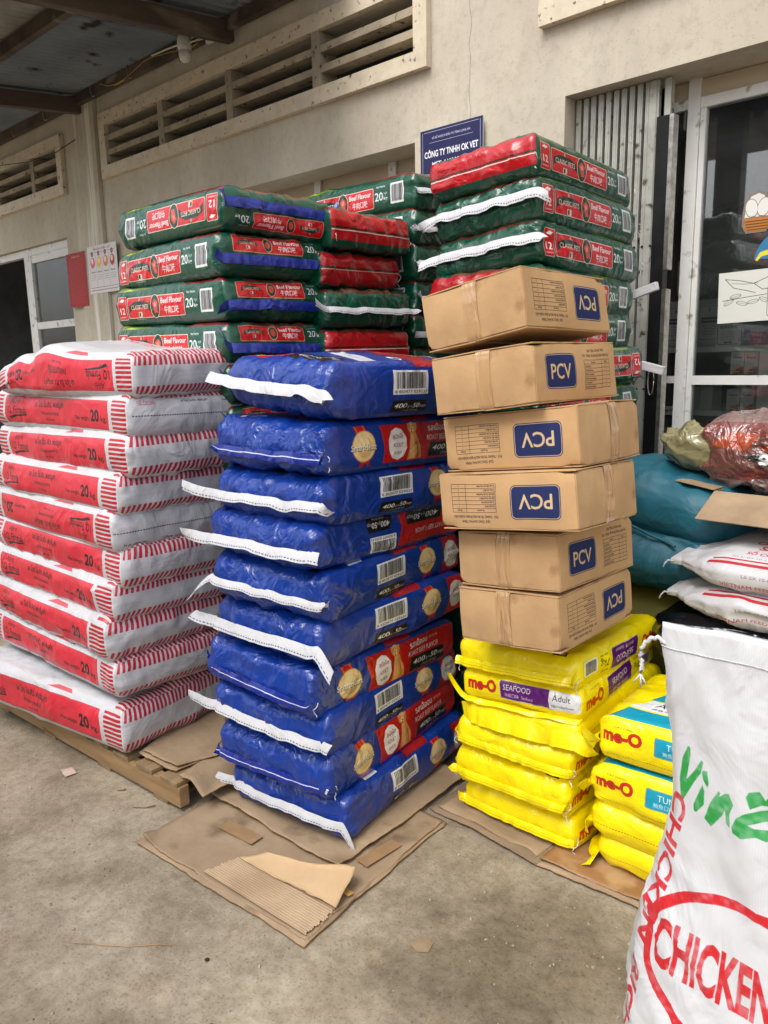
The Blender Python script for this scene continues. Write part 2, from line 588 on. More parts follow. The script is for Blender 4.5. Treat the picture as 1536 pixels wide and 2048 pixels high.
def ribbon(name, parent, mat, E, ends, r, zrel=0.0, width=0.032, over=(0.05, 0.03), lift=0.012, flare=0.55, seed=0, n=44, droop=(0, 0), amp=0.007, thick=0.0012):
    """The sewn paper/plastic closing tape across the +x end, its free tails past the corners."""
    y0, y1 = -E[1] - over[0], E[1] + over[1]
    top, bot = [], []
    rows = 4
    n = 72
    for i in range(n + 1):
        t = i / n
        y = y0 + (y1 - y0) * t
        yc = max(-E[1] * .97, min(E[1] * .97, y))
        out = abs(y) - abs(yc)
        side = 0 if y < 0 else 1
        xb = end_x(E, ends, yc, zrel, r)
        nz = vnoise(np.array([[y * 9 + seed * 3.1, seed * 1.7, 0.3]]), seed)[0]
        nz2 = vnoise(np.array([[y * 16 + seed * 2.1, seed * .7, 5.3]]), seed + 2)[0]
        pk = vnoise(np.array([[y * 48 + seed * 5.7, 1.1, seed * .9]]), seed + 7)[0]
        xx = xb + lift + nz * amp + .0012 * pk + max(0, out) * (.35 if side == 0 else .1)
        zz = zrel * E[2] + nz2 * amp * .9 - droop[side] * (max(0, out) / max(1e-3, over[side])) ** 1.5
        fl = flare + .26 * nz2 + .07 * pk + .9 * (max(0, out) / max(1e-3, over[side])) ** 2 * math.sin(seed * 1.7 + side)
        rr_ = []
        for k in range(rows):
            q = k / (rows - 1)
            ox = math.sin(fl) * width * q + .003 * math.sin(q * 3.1)
            oz = -math.cos(fl) * width * q
            rr_.append(((xx + ox + (.0012 * pk if k == rows - 1 else 0), y, zz + oz), (t, 1 - q)))
        top.append(rr_)
    V, F, UV = [], [], []
    for lay in (0, 1):
        for i in range(n + 1):
            for k in range(rows):
                p = top[i][k][0]
                V.append((p[0] + (thick if lay == 0 else 0), p[1], p[2] + (thick * .3 if lay == 0 else 0)))
    idx = lambda lay, i, k: lay * (n + 1) * rows + i * rows + k
    uv = lambda i, k: top[i][k][1]
    for i in range(n):
        for k in range(rows - 1):
            F.append((idx(0, i, k), idx(0, i, k + 1), idx(0, i + 1, k + 1), idx(0, i + 1, k)))
            UV += [uv(i, k), uv(i, k + 1), uv(i + 1, k + 1), uv(i + 1, k)]
            F.append((idx(1, i, k), idx(1, i + 1, k), idx(1, i + 1, k + 1), idx(1, i, k + 1)))
            UV += [uv(i, k), uv(i + 1, k), uv(i + 1, k + 1), uv(i, k + 1)]
    rim = [(0, k) for k in range(rows)] + [(i, rows - 1) for i in range(1, n + 1)] + [(n, k) for k in range(rows - 2, -1, -1)] + [(i, 0) for i in range(n - 1, 0, -1)]
    for a, b in zip(rim, rim[1:] + rim[:1]):
        F.append((idx(0, *a), idx(1, *a), idx(1, *b), idx(0, *b)))
        UV += [uv(*a), uv(*a), uv(*b), uv(*b)]
    o = mesh_obj(name, V, F, mat, parent, UV, True)
    sm = np.ones(len(F), dtype=bool)
    sm[-len(rim):] = False
    o.data.polygons.foreach_set('use_smooth', sm)
    me = o.data
    try:
        me.set_sharp_from_angle(angle=rad(50))
    except AttributeError:
        pass
    return o

def thread(parent, mat, p, seed, length=0.05, r=0.0016):
    rr = random.Random(seed)
    pts = []
    for i in range(9):
        t = i / 8
        pts.append((p[0] + .008 * math.sin(t * 5 + seed) + t * .01, p[1] + rr.uniform(-.004, .004) + .006 * math.sin(t * 7), p[2] - length * t))
    return tube('thread', pts, r, mat, parent, n=5)

def place(o, ctr, ang, extra=0.0):
    """ang = (yaw, pitch, roll) in degrees, extra = a quarter turn applied first"""
    y, p, r = [rad(a) for a in ang]
    R = Matrix.Rotation(y, 4, 'Z') @ Matrix.Rotation(p, 4, 'Y') @ Matrix.Rotation(r, 4, 'X') @ Matrix.Rotation(rad(extra), 4, 'Z')
    o.matrix_world = Matrix.Translation(Vector(ctr)) @ R

# ================================================================== PRINTS
WHITE = (.90, .90, .90)
BLK = (.06, .06, .07)
BLUE = (.0, .205, .56)
DBLUE = (.0, .15, .46)
RED = (.76, .06, .10)
PINK = (.84, .17, .24)
GREEN = (.02, .285, .205)
YEL = (.98, .89, .0)
KRAFT = (.76, .61, .44)
GOLD = (.88, .76, .52)

def medallion(A, cx, cy, r=.055, sq=1.0):
    A.poly([(cx - .045, .155), (cx + .005, .160), (cx + .030, cy), (cx - .020, cy)], (.80, .08, .10))
    A.line([(cx - .038, .155), (cx - .014, cy)], .003, (.90, .55, .15))
    A.line([(cx - .002, .158), (cx + .024, cy)], .003, (.90, .55, .15))
    A.poly([(cx - .015, cy), (cx + .035, cy), (cx + .025, .012), (cx + .008, .030), (cx - .022, .010)], (.76, .07, .09))
    A.ellipse(cx, cy, r * sq, r * .92, (.80, .62, .34))
    A.ellipse(cx, cy, r * .93 * sq, r * .86, (.93, .82, .60))
    A.ellipse(cx + .003, cy - .004, r * .66 * sq, r * .6, (.86, .72, .46))
    A.ellipse(cx - .004, cy + .006, r * .5 * sq, r * .42, (.94, .85, .66))
    A.text('SmartHeart', cx + .002, cy - .004, .020, (.35, .24, .12), w=.118, bold=.03)
    A.text('SmartHeart', cx, cy - .002, .020, (.97, .95, .90), w=.118, bold=.012)

def dog(A, x, y, s):
    c1, c2, c3 = (.80, .55, .28), (.88, .68, .42), (.62, .38, .17)
    A.poly([(x - .020 * s, y + .055 * s), (x + .010 * s, y + .060 * s), (x + .045 * s, y - .005 * s), (x + .050 * s, y - .05 * s), (x - .035 * s, y - .055 * s), (x - .022 * s, y)], c1)
    A.poly([(x - .015 * s, y + .05 * s), (x, y + .05 * s), (x + .012 * s, y - .05 * s), (x - .02 * s, y - .052 * s)], c2)
    A.line([(x + .02 * s, y + .02 * s), (x + .03 * s, y - .045 * s)], .006 * s, c3)
    A.ellipse(x - .008 * s, y + .078 * s, .022 * s, .027 * s, c2)
    A.ellipse(x - .026 * s, y + .078 * s, .008 * s, .022 * s, c1, .2)
    A.ellipse(x + .013 * s, y + .078 * s, .008 * s, .022 * s, c1, -.2)
    A.ellipse(x - .010 * s, y + .066 * s, .010 * s, .010 * s, (.93, .80, .58))
    A.ellipse(x - .010 * s, y + .069 * s, .004 * s, .003 * s, BLK)
    A.ellipse(x - .017 * s, y + .083 * s, .002 * s, .002 * s, BLK)
    A.ellipse(x - .002 * s, y + .083 * s, .002 * s, .002 * s, BLK)
    A.ellipse(x - .010 * s, y + .058 * s, .004 * s, .005 * s, (.75, .3, .3))

def bags_tab(A, x0, y0, x1, y1, italic=.25, small=True):
    A.poly([(x0 + .008, y1), (x1 - .004, y1), (x1, y0 + .006), (x1 - .01, y0), (x0, y0), (x0 - .003, y0 + .01)], (.045, .045, .05))
    w, h = x1 - x0, y1 - y0
    A.text('400', x0 + w * .27, y0 + h * .62, h * .36, WHITE, w=w * .36, bold=.015, shear=italic)
    A.text('g x', x0 + w * .53, y0 + h * .58, h * .24, WHITE, w=w * .13, shear=italic)
    A.text('50', x0 + w * .70, y0 + h * .62, h * .36, WHITE, w=w * .19, bold=.015, shear=italic)
    A.text('bags', x0 + w * .89, y0 + h * .59, h * .24, WHITE, w=w * .17, shear=italic)
    if small:
        A.text('(Total 20 kg)', x0 + w * .55, y0 + h * .2, h * .17, WHITE, w=w * .45, shear=italic)

BH = .165
A = Art(.78, BH, BLUE)                                     # long side with the dog
A.rect(0, 0, .78, .008, DBLUE)
medallion(A, .165, .085)
A.poly([(.245, .152), (.78, .152), (.78, .018), (.262, .018), (.268, .07)], (.72, .05, .09))
A.line([(.245, .152), (.268, .07), (.262, .018)], .004, (.86, .12, .13))
A.poly([(.425, .14), (.46, .10), (.46, .05), (.44, .02), (.52, .02), (.52, .15), (.45, .152)], (.66, .04, .08), .6)
A.poly([(.325, .137), (.352, .128), (.376, .10), (.380, .066), (.364, .038), (.334, .026), (.306, .036), (.290, .062), (.286, .096), (.300, .126)], (.93, .92, .90))
A.text('สุนัขโต', .333, .106, .014, (.55, .10, .22), w=.052, bold=.012)
A.text('ADULT', .334, .078, .014, (.55, .10, .22), w=.050)
A.text('成犬配方', .334, .052, .009, (.55, .10, .22), w=.040)
dog(A, .412, .068, .85)
A.text('รสเนื้ออบ', .545, .126, .021, WHITE, w=.115, bold=.02)
A.text('烤牛肉口味', .640, .124, .009, WHITE, w=.05)
A.text('ROAST BEEF FLAVOR', .575, .094, .019, WHITE, w=.185, bold=.008)
bags_tab(A, .492, .026, .700, .076)
img_blue_a = A.image('print_blue_dog_side')

A = Art(.78, BH, BLUE)                                     # long side with the barcode
A.barcode(.250, .070, .415, .146, '8 850477 029231', seed=5)
bags_tab(A, .246, .008, .415, .052)
medallion(A, .555, .090)
A.poly([(.655, .165), (.78, .165), (.78, .0), (.640, .0), (.668, .075)], (.72, .05, .09))
A.poly([(.705, .137), (.732, .128), (.756, .10), (.760, .066), (.744, .038), (.714, .026), (.686, .036), (.670, .062), (.666, .096), (.680, .126)], (.86, .85, .84))
A.text('สุนัขโต', .715, .100, .014, (.45, .10, .25), w=.05, bold=.012)
A.text('ADULT', .715, .076, .014, (.45, .10, .25), w=.05)
img_blue_b = A.image('print_blue_barcode_side')

A = Art(.78, BH, BLUE)                                     # the same side, laid the other way up
A.poly([(0, .160), (.385, .160), (.37, .08), (.39, .005), (0, .005)], (.72, .05, .09))
A.line([(.385, .160), (.37, .08), (.39, .005)], .008, (.80, .08, .10))
bags_tab(A, .14, .014, .345, .072)
A.text('ROAST BEEF FLAVOR', .20, .105, .020, WHITE, w=.18)
bags_tab(A, .425, .012, .545, .072, italic=.0)
A.barcode(.400, .092, .530, .160, '8 850477 029231', seed=5)
img_blue_c = A.image('print_blue_inverted_side')

A = Art(.52, .78, BLUE)                                    # broad face, v = 0 is the near end
A.poly([(.03, .050), (.045, .115), (.235, .118), (.225, .048), (.13, .030), (.06, .040)], (.80, .06, .10))
A.ellipse(.062, .085, .030, .024, WHITE)
A.poly([(.080, .105), (.10, .105), (.105, .05), (.085, .05)], (.80, .55, .28))
A.text('รสเนื้ออบ', .165, .092, .012, WHITE, w=.08, bold=.02)
A.text('ROAST BEEF FLAVOR', .165, .070, .009, WHITE, w=.11)
bags_tab(A, .245, .028, .470, .118)
A.poly([(.24, .20), (.50, .13), (.50, .20), (.40, .235), (.26, .265)], (.88, .88, .90))
A.text('Proactive Nutrients', .36, .205, .016, (.35, .40, .60), w=.17, rot=-.2)
A.poly([(.02, .30), (.52, .33), (.52, .40), (.02, .40)], (.16, .10, .40))
A.poly([(.0, .40), (.52, .36), (.52, .50), (.0, .56)], (.66, .10, .12))
A.ellipse(.24, .62, .20, .13, (.62, .48, .36))
A.ellipse(.30, .60, .12, .07, (.74, .60, .45))
A.ellipse(.45, .33, .030, .022, WHITE)
A.ellipse(.455, .33, .018, .012, BLUE)
img_blue_top = A.image('print_blue_face')

A = Art(.52, .78, BLUE)                                    # back face
A.rect(.05, .05, .085, .075, WHITE)
A.text('สูตรสำหรับ', .16, .080, .014, WHITE, w=.10, bold=.02)
A.text('สุนัขโต', .15, .055, .014, WHITE, w=.07, bold=.02)
A.text('NET WT', .40, .05, .008, (.6, .65, .8), w=.06)
for k in range(9):
    A.text('ingredients cereals poultry meal soybean meal rice vitamins', .26, .14 + k * .018, .006, (.7, .75, .88), w=.40)
A.poly([(.0, .40), (.52, .36), (.52, .50), (.0, .56)], (.66, .10, .12))
img_blue_back = A.image('print_blue_back')

A = Art(.52, BH, BLUE)
A.rect(0, .0, .52, .012, (.04, .12, .46))
img_blue_end = A.image('print_blue_end')

# white and red feed bags ---------------------------------------------------
WH = .155
WBASE = (.79, .79, .80)
WL = 1.12
A = Art(WL, WH, WBASE)
A.poly([(.135, .132), (WL - .135, .132), (WL - .132, .08), (WL - .135, .026), (.135, .026), (.132, .08)], PINK)
A.line([(.135, .026), (WL - .135, .026)], .0022, (.55, .12, .18))
A.line([(.135, .132), (WL - .135, .132)], .0015, (.55, .12, .18))
for x0 in (.012, WL - .112):
    for k in range(8):
        y = .018 + k * .0155
        A.poly([(x0 + .003 * abs(k - 3.5) * .4, y), (x0 + .102, y - .001), (x0 + .102, y + .0085), (x0 + .002 * abs(k - 3.5), y + .009)], (.72, .10, .17))
A.text('Alro', .225, .113, .021, BLK, w=.075, shear=.35)
A.text('I.Q. Formula', .235, .078, .030, BLK, w=.165, bold=.012)
A.poly([(.160, .048), (.215, .057), (.320, .061), (.320, .056), (.225, .050), (.175, .038)], BLK)
A.text('เอ โปร ไอ.คิว. ฟอร์มูล่า', .525, .104, .020, BLK, w=.235, bold=.02, shear=.1)
A.text('สำหรับแมวทุกสายพันธุ์', .525, .071, .012, (.12, .06, .07), w=.140, bold=.015)
A.text('For all cats', .525, .048, .009, (.12, .06, .07), w=.066, bold=.01)
A.text('Net weight', WL - .330, .066, .015, BLK, w=.110, bold=.01)
A.text('20', WL - .230, .077, .041, BLK, w=.064, bold=.035)
A.text('kg.', WL - .166, .066, .020, BLK, w=.042, bold=.015)
img_w_side = A.image('print_red_white_side')

A = Art(.52, WH, (.74, .74, .76))
for k in range(27):
    x = .004 + k * .0196
    c = (.70, .10, .18)
    A.poly([(x + .012, .155), (x + .0225, .155), (x + .0165, .108), (x + .006, .108)], c)
    A.poly([(x + .012, .040), (x + .0225, .040), (x + .010, .0), (x - .0005, .0)], c)
A.rect(0, .070, .52, .072, (.70, .70, .73))
A.rect(0, .088, .52, .089, (.70, .70, .73))
img_w_end = A.image('print_red_striped_end')

A = Art(.52, WH, (.74, .74, .76))
A.text('I.Q. Formula', .075, .128, .012, (.70, .15, .22), w=.062)
A.line([(.045, .117), (.11, .119)], .002, (.70, .15, .22))
A.text('เอ โปร ไอ.คิว. ฟอร์มูล่า', .27, .128, .009, BLK, w=.11, bold=.01)
A.text('Net weight 20 kg', .44, .126, .008, BLK, w=.09)
A.dashes(.025, .52, .080, .0035, (.12, .14, .22), .007, .003)
A.rect(.0, .040, .52, .042, (.72, .72, .75))
for k in range(26):
    A.poly([(k * .02, .155), (k * .02 + .011, .155), (k * .02 + .006, .148), (k * .02 - .005, .148)], (.70, .10, .18))
img_w_plain = A.image('print_plain_end')

A = Art(.98, .52, WBASE)
A.rect(.20, .10, .80, .42, (.75, .745, .76))
A.rect(0, .15, .004, .40, (.3, .3, .35))
A.text('I.Q. Formula', .50, .36, .05, PINK, w=.40, bold=.01)
A.dashes(.03, .50, .47, .003, (.45, .47, .55), .01, .004)
A.poly([(.55, .0), (.70, .0), (.68, .018), (.60, .02)], (.78, .30, .35))
for k in range(10):
    A.rect(.01, .20 + k * .02, .07, .21 + k * .02, (.72, .10, .17))
for k in range(27):
    x = .004 + k * .0196
    A.poly([(.93, x), (.98, x + .004), (.98, x + .0145), (.93, x + .0105)], (.70, .10, .18))
img_w_top = A.image('print_white_face')

# green dog food bags -------------------------------------------------------
GH = .15
def crest(A, x, y, s):
    A.poly([(x - .035 * s, y + .012 * s), (x - .012 * s, y + .022 * s), (x, y + .045 * s), (x + .012 * s, y + .022 * s), (x + .035 * s, y + .012 * s), (x + .012 * s, y + .008 * s), (x - .012 * s, y + .008 * s)], (.05, .22, .13))
    A.poly([(x - .010 * s, y + .020 * s), (x, y + .042 * s), (x + .010 * s, y + .020 * s)], (.85, .80, .72))
    A.poly([(x - .006 * s, y + .020 * s), (x, y + .034 * s), (x + .006 * s, y + .020 * s)], (.05, .22, .13))
    A.poly([(x - .085 * s, y - .016 * s), (x - .045 * s, y + .004 * s), (x + .045 * s, y + .004 * s), (x + .085 * s, y - .016 * s), (x + .080 * s, y + .012 * s), (x + .040 * s, y + .026 * s), (x - .040 * s, y + .026 * s), (x - .080 * s, y + .012 * s)], (.04, .16, .10))
    A.text('CLASSIC PETS', x, y + .006 * s, .017 * s, (.88, .86, .78), w=.135 * s, bold=.01)
    A.rect(x - .014 * s, y - .032 * s, x + .014 * s, y - .012 * s, (.85, .80, .72))
    A.rect(x - .010 * s, y - .029 * s, x + .002 * s, y - .015 * s, (.05, .22, .13))
    A.text('Premium quality since', x, y - .040 * s, .006 * s, (.92, .85, .80), w=.075 * s)
A = Art(.80, GH, GREEN)
A.poly([(0, .15), (.22, .15), (.16, .146), (.03, .144)], (.45, .55, .05))
def label_strip(A, y0, y1):
    A.rrect(.030, y0 - .006, .098, y1 + .006, .006, (.92, .86, .80))
    A.rrect(.032, y0 - .004, .096, y1 + .004, .005, (.78, .06, .09))
    A.poly([(.042, y1 - .012), (.062, y1 - .002), (.084, y1 - .006), (.07, y1 - .016)], (.92, .90, .88))
    A.text('12', .064, y0 + .032, .026, WHITE, w=.034, bold=.02)
    A.text('months+', .064, y0 + .008, .007, WHITE, w=.045, bold=.02)
    A.rrect(.106, y0, .545, y1, .008, (.92, .86, .80))
    A.rrect(.1085, y0 + .0025, .5425, y1 - .0025, .007, (.80, .05, .09))
    crest(A, .205, (y0 + y1) / 2 - .004, 1.05)
    cy = (y0 + y1) / 2
    A.ellipse(.330, cy, .036, .045, (.90, .82, .72))
    A.ellipse(.330, cy, .033, .042, (.04, .24, .15))
    A.poly([(.308, cy + .012), (.330, cy + .028), (.352, cy + .014), (.345, cy - .008), (.352, cy - .024), (.325, cy - .026), (.318, cy - .008)], (.82, .28, .24))
    A.poly([(.318, cy + .010), (.334, cy + .018), (.340, cy + .002), (.326, cy - .004)], (.92, .55, .48))
    A.text('Beef Flavour', .452, cy + .020, .021, WHITE, w=.155, bold=.025)
    A.text('牛肉口味', .450, cy - .016, .022, WHITE, w=.105, bold=.02)
label_strip(A, .030, .112)
A.text('Net Weight', .592, .112, .009, WHITE, w=.055, bold=.02)
A.text('20', .580, .074, .034, WHITE, w=.052, bold=.012)
A.text('ခနစ', .622, .084, .010, WHITE, w=.022)
A.text('kg', .622, .064, .014, WHITE, w=.024, bold=.02)
A.barcode(.652, .036, .728, .118, None, seed=9)
img_g_side = A.image('print_green_long_side')

A = Art(.52, GH, GREEN)                                    # end with the small red panel above the tape
A.rrect(.055, .082, .385, .146, .005, (.85, .70, .62))
A.rrect(.057, .084, .383, .144, .004, (.78, .05, .09))
crest(A, .120, .112, .55)
A.ellipse(.215, .113, .022, .026, (.90, .82, .72))
A.ellipse(.215, .113, .020, .024, (.04, .24, .15))
A.ellipse(.215, .113, .012, .014, (.82, .28, .24))
A.text('Beef Flavour', .310, .126, .016, WHITE, w=.125, bold=.025)
A.text('牛肉口味', .305, .102, .016, WHITE, w=.085, bold=.02)
A.text('20', .425, .112, .026, WHITE, w=.040, bold=.012)
A.text('kg', .462, .106, .014, WHITE, w=.022, bold=.02)
A.text('Net Weight', .430, .136, .006, WHITE, w=.045)
img_g_end = A.image('print_green_panel_end')

A = Art(.52, GH, (.70, .05, .09))
A.rect(0, 0, .52, .030, GREEN)
A.rect(0, .074, .52, .080, (.07, .16, .10))
A.rect(0, .066, .52, .070, (.85, .83, .78))
img_g_red = A.image('print_red_end')
A = Art(.52, GH, (.62, .04, .08))
A.rect(0, .078, .52, .085, (.07, .13, .09))
A.rect(0, .072, .52, .0745, (.80, .74, .66))
img_g_red2 = A.image('print_dark_red_end')
A = Art(.52, GH, GREEN)
A.rect(.0, .140, .52, .15, (.45, .10, .10))
img_g_plain = A.image('print_green_end')

A = Art(.80, .52, (.035, .25, .18))
A.poly([(.50, 0), (.80, 0), (.80, .02), (.62, .03)], (.42, .08, .08))
A.poly([(.04, 0), (.30, 0), (.22, .012), (.10, .016), (.04, .03)], (.38, .47, .06))
A.poly([(.07, .0), (.16, 0), (.11, .010)], (.70, .72, .15))
A.poly([(.60, .14), (.80, .10), (.80, .42), (.60, .38)], (.38, .25, .18))
A.poly([(.10, .505), (.40, .505), (.36, .52), (.12, .52)], (.45, .55, .08))
A.rrect(.12, .12, .52, .40, .02, (.72, .06, .09))
A.text('CLASSIC PETS', .32, .28, .05, (.88, .86, .78), w=.34, bold=.01)
img_g_top = A.image('print_green_face')

# yellow cat food bags ------------------------------------------------------
def meo(A, x, y, h, w, rot=0.0):
    A.text('me-O', x, y, h, (.55, .10, .08), w=w * 1.03, bold=.05, rot=rot)
    A.text('me-O', x, y, h, (.80, .14, .08), w=w, bold=.022, rot=rot)
A = Art(.62, .11, YEL)
A.text('CAT FOOD', .10, .094, .007, (.35, .25, .05), w=.06)
meo(A, .090, .058, .040, .115)
A.rrect(.186, .022, .392, .094, .007, (.70, .72, .62))
A.rrect(.189, .025, .389, .091, .006, (.34, .07, .42))
A.text('SEAFOOD', .290, .066, .021, WHITE, w=.135, bold=.004)
A.text('海鮮口味  Seafood', .290, .038, .011, WHITE, w=.13)
A.text('Net weight', .445, .082, .007, BLK, w=.05)
A.text('7kg', .447, .056, .024, BLK, w=.058)
A.text('EXP / MFG', .447, .030, .006, BLK, w=.05)
A.barcode(.495, .024, .575, .070, None, seed=4)
img_y_side = A.image('print_yellow_seafood_side')
A = Art(.44, .11, YEL)
A.dashes(0, .44, .030, .0018, (.35, .30, .05), .006, .003)
A.rect(0, .038, .44, .0388, (.75, .66, .0))
A.ellipse(.17, .034, .0025, .0025, (.2, .2, .1))
img_y_end = A.image('print_yellow_end')
A = Art(.44, .11, YEL)
meo(A, .085, .070, .040, .105)
A.rrect(.152, .034, .345, .100, .004, (.72, .73, .68))
A.rect(.155, .037, .345, .097, (.36, .06, .44))
A.text('SEAFOOD', .215, .076, .020, WHITE, w=.100, bold=.006)
A.text('海鮮口味  Seafood', .222, .050, .011, WHITE, w=.105)
A.rect(.335, .036, .436, .098, (.88, .88, .88))
A.text('Adult', .375, .076, .020, (.15, .15, .25), w=.055)
A.text('成貓 Scuttling Dressen', .378, .050, .007, (.2, .2, .3), w=.07)
img_y_end_print = A.image('print_yellow_seafood_end')
A = Art(.44, .62, YEL)
A.ellipse(.28, .06, .035, .022, (.92, .90, .78))
A.ellipse(.30, .064, .02, .014, (.95, .80, .55))
A.rrect(.09, .04, .17, .075, .01, (.80, .78, .50))
A.rrect(.352, .010, .402, .036, .004, (.55, .52, .1))
A.rrect(.354, .012, .400, .034, .004, BLK)
A.text('PCG', .377, .023, .012, WHITE, w=.036, bold=.03)
A.poly([(.12, .20), (.30, .18), (.33, .28), (.15, .30)], (.80, .40, .10))
img_y_top = A.image('print_yellow_face')
A = Art(.62, .15, YEL)
A.text('CAT FOOD', .085, .122, .007, (.35, .25, .05), w=.06)
meo(A, .078, .094, .040, .118)
A.rrect(.176, .060, .420, .122, .007, (.55, .60, .58))
A.rrect(.179, .063, .417, .119, .006, (.05, .60, .72))
A.text('TUNA', .248, .100, .020, WHITE, w=.070)
A.text('鮪魚口味   Ikan Tuna', .270, .076, .012, WHITE, w=.135)
A.dashes(0, .62, .030, .0018, (.45, .38, .05), .006, .003)
img_t_side = A.image('print_yellow_tuna_side')
A = Art(.62, .43, YEL)
A.poly([(.0, .0), (.62, .0), (.62, .012), (0, .012)], YEL)
A.poly([(.0, .018), (.62, .018), (.62, .090), (.06, .090)], (.05, .60, .72))
A.poly([(.05, .098), (.62, .098), (.62, .170), (.10, .172)], (.88, .89, .90))
A.text('Adult', .175, .148, .030, (.12, .14, .25), w=.110, shear=.15)
A.text('成貓 Scuttling Dressen', .20, .115, .010, (.2, .2, .3), w=.16)
A.poly([(.09, .176), (.62, .176), (.62, .250), (.16, .262), (.11, .225)], (.05, .58, .68))
A.text('TUNA', .215, .232, .028, WHITE, w=.10)
A.text('鮪魚口味  Ikan Tuna', .30, .196, .014, WHITE, w=.16)
A.poly([(.20, .285), (.235, .345), (.285, .365), (.335, .345), (.345, .290), (.31, .29), (.29, .325), (.265, .30)], (.72, .12, .08))
A.line([(.245, .29), (.30, .355)], .007, YEL)
A.text('me-O', .40, .32, .07, (.75, .14, .09), w=.22, bold=.05)
A.poly([(.40, .10), (.43, .13), (.46, .11), (.47, .16), (.43, .165)], (.45, .60, .12))
img_t_top = A.image('print_yellow_tuna_face')
A = Art(.62, .13, YEL)
A.dashes(0, .62, .060, .0018, (.45, .38, .05), .006, .003)
img_y_plain = A.image('print_yellow_plain')

# cartons -------------------------------------------------------------------
NAVY = (.15, .19, .36)
INK = (.20, .17, .17)
A = Art(.47, .173, KRAFT, 1300)
A.rrect(.052, .036, .212, .142, .016, NAVY)
A.rrect(.0545, .0385, .2095, .1395, .014, (.80, .68, .52))
A.rrect(.0565, .0405, .2075, .1375, .013, NAVY)
A.text('PCV', .132, .089, .047, (.82, .70, .54), w=.108, bold=.014)
A.text('QUÀ TẶNG CHƯƠNG TRÌNH', .340, .150, .0085, INK, w=.105, bold=.02)
A.text('PCV - THÁNG TRI ÂN NGƯỜI BẠN HOÀN HẢO', .340, .134, .0085, INK, w=.165, bold=.02)
X0, X1, XM = .262, .425, .372
for k in range(8):
    y = .030 + k * .0128
    A.line([(X0, y), (X1, y)], .0013, INK)
for x in (X0, XM, X1):
    A.line([(x, .030), (x, .030 + 7 * .0128)], .0013, INK)
rows = ['Tên quà tặng', 'Tay hành lý Me-O', 'Tay hành lý SmartHeart', 'Khăn tắm thú cưng Me-O', 'Khăn tắm thú cưng SmartHeart', 'Túi đeo chéo Me-O', 'Túi xách chăn bông SmartHeart']
qty = ['Số lượng', '1', '1', '2', '2', '6', '2']
for k in range(7):
    y = .030 + (6.5 - k) * .0128
    A.text(rows[k], X0 + .003 if k else (X0 + XM) / 2, y, .0060, INK, align='l' if k else 'c', hscale=.62, bold=.02)
    A.text(qty[k], (XM + X1) / 2, y, .0060, INK, hscale=.62, bold=.02)
img_box = A.image('print_carton_side')

# flat signs ------------------------------------------------------------
A = Art(.434, .30, (.09, .09, .30), 1400)
for k, (a, b) in enumerate((((.016, .012), (.016, .288)), ((.418, .012), (.418, .288)))):
    A.line([a, b], .002, (.80, .82, .90))
A.line([(.026, .286), (.408, .286)], .002, (.80, .82, .90))
A.text('SỞ KẾ HOẠCH ĐẦU TƯ TỈNH LONG AN', .217, .252, .012, (.85, .86, .92), w=.265, bold=.01)
A.line([(.065, .228), (.370, .228)], .0018, (.80, .82, .90))
A.text('*', .217, .226, .012, (.85, .86, .92))
A.text('CÔNG TY TNHH OK VET', .217, .168, .034, (.93, .93, .95), w=.375, bold=.03)
A.text('MST: 1102051703', .217, .112, .024, (.93, .93, .95), w=.265, bold=.025)
img_sign = A.image('print_company_sign')
A = Art(.37, .49, (.62, .10, .10), 1000)
A.text('BẢNG GIÁ', .18, .455, .016, (.85, .55, .45), w=.16, bold=.02)
for k in range(26):
    wl = .30 - .08 * ((k * 7) % 5) / 5
    A.text('thông tin sản phẩm chăn nuôi thú y' if k % 2 else 'quy định mua bán hàng hóa tại kho', .035, .425 - k * .0155, .0065, (.82, .42, .38), w=wl, align='l')
img_redposter = A.image('print_red_notice')
A = Art(.50, .40, (.86, .84, .84), 1000)
A.text('TẮM NẮNG 3TRÊN 1 DAY', .25, .372, .020, (.62, .25, .28), w=.30, bold=.02)
A.line([(.03, .345), (.47, .345)], .003, (.4, .35, .38))
cols = [(.86, .35, .50), (.90, .70, .20), (.85, .45, .30), (.65, .20, .20)]
for k in range(4):
    x = .025 + k * .113
    A.line([(x, .05), (x, .345)], .002, (.3, .3, .4))
    A.ellipse(x + .056, .335, .020, .022, (.45, .2, .25))
    A.text(str(k + 1), x + .056, .335, .018, WHITE)
    A.ellipse(x + .056, .262, .040, .046, cols[k])
    A.ellipse(x + .050, .275, .020, .024, (.95, .82, .72))
    A.text('TẮM SẠCH', x + .056, .180, .010, BLK, w=.08, bold=.03)
    for j in range(3):
        A.text('cho thú cưng', x + .056, .155 - j * .018, .007, (.25, .25, .3), w=.075)
A.line([(.025, .05), (.478, .05)], .003, (.3, .3, .4))
A.rect(.02, .022, .48, .032, (.7, .6, .6))
img_poster = A.image('print_step_poster')
A = Art(.42, .27, (.80, .80, .77), 1300)
K = (.22, .24, .24)
A.line([(.03, .235), (.10, .22), (.16, .20), (.20, .165), (.26, .17)], .003, K)
A.line([(.03, .235), (.07, .185), (.13, .165), (.17, .15)], .003, K)
A.line([(.06, .21), (.12, .20), (.18, .20)], .002, K)
A.line([(.16, .20), (.22, .225), (.27, .21), (.30, .19)], .003, K)
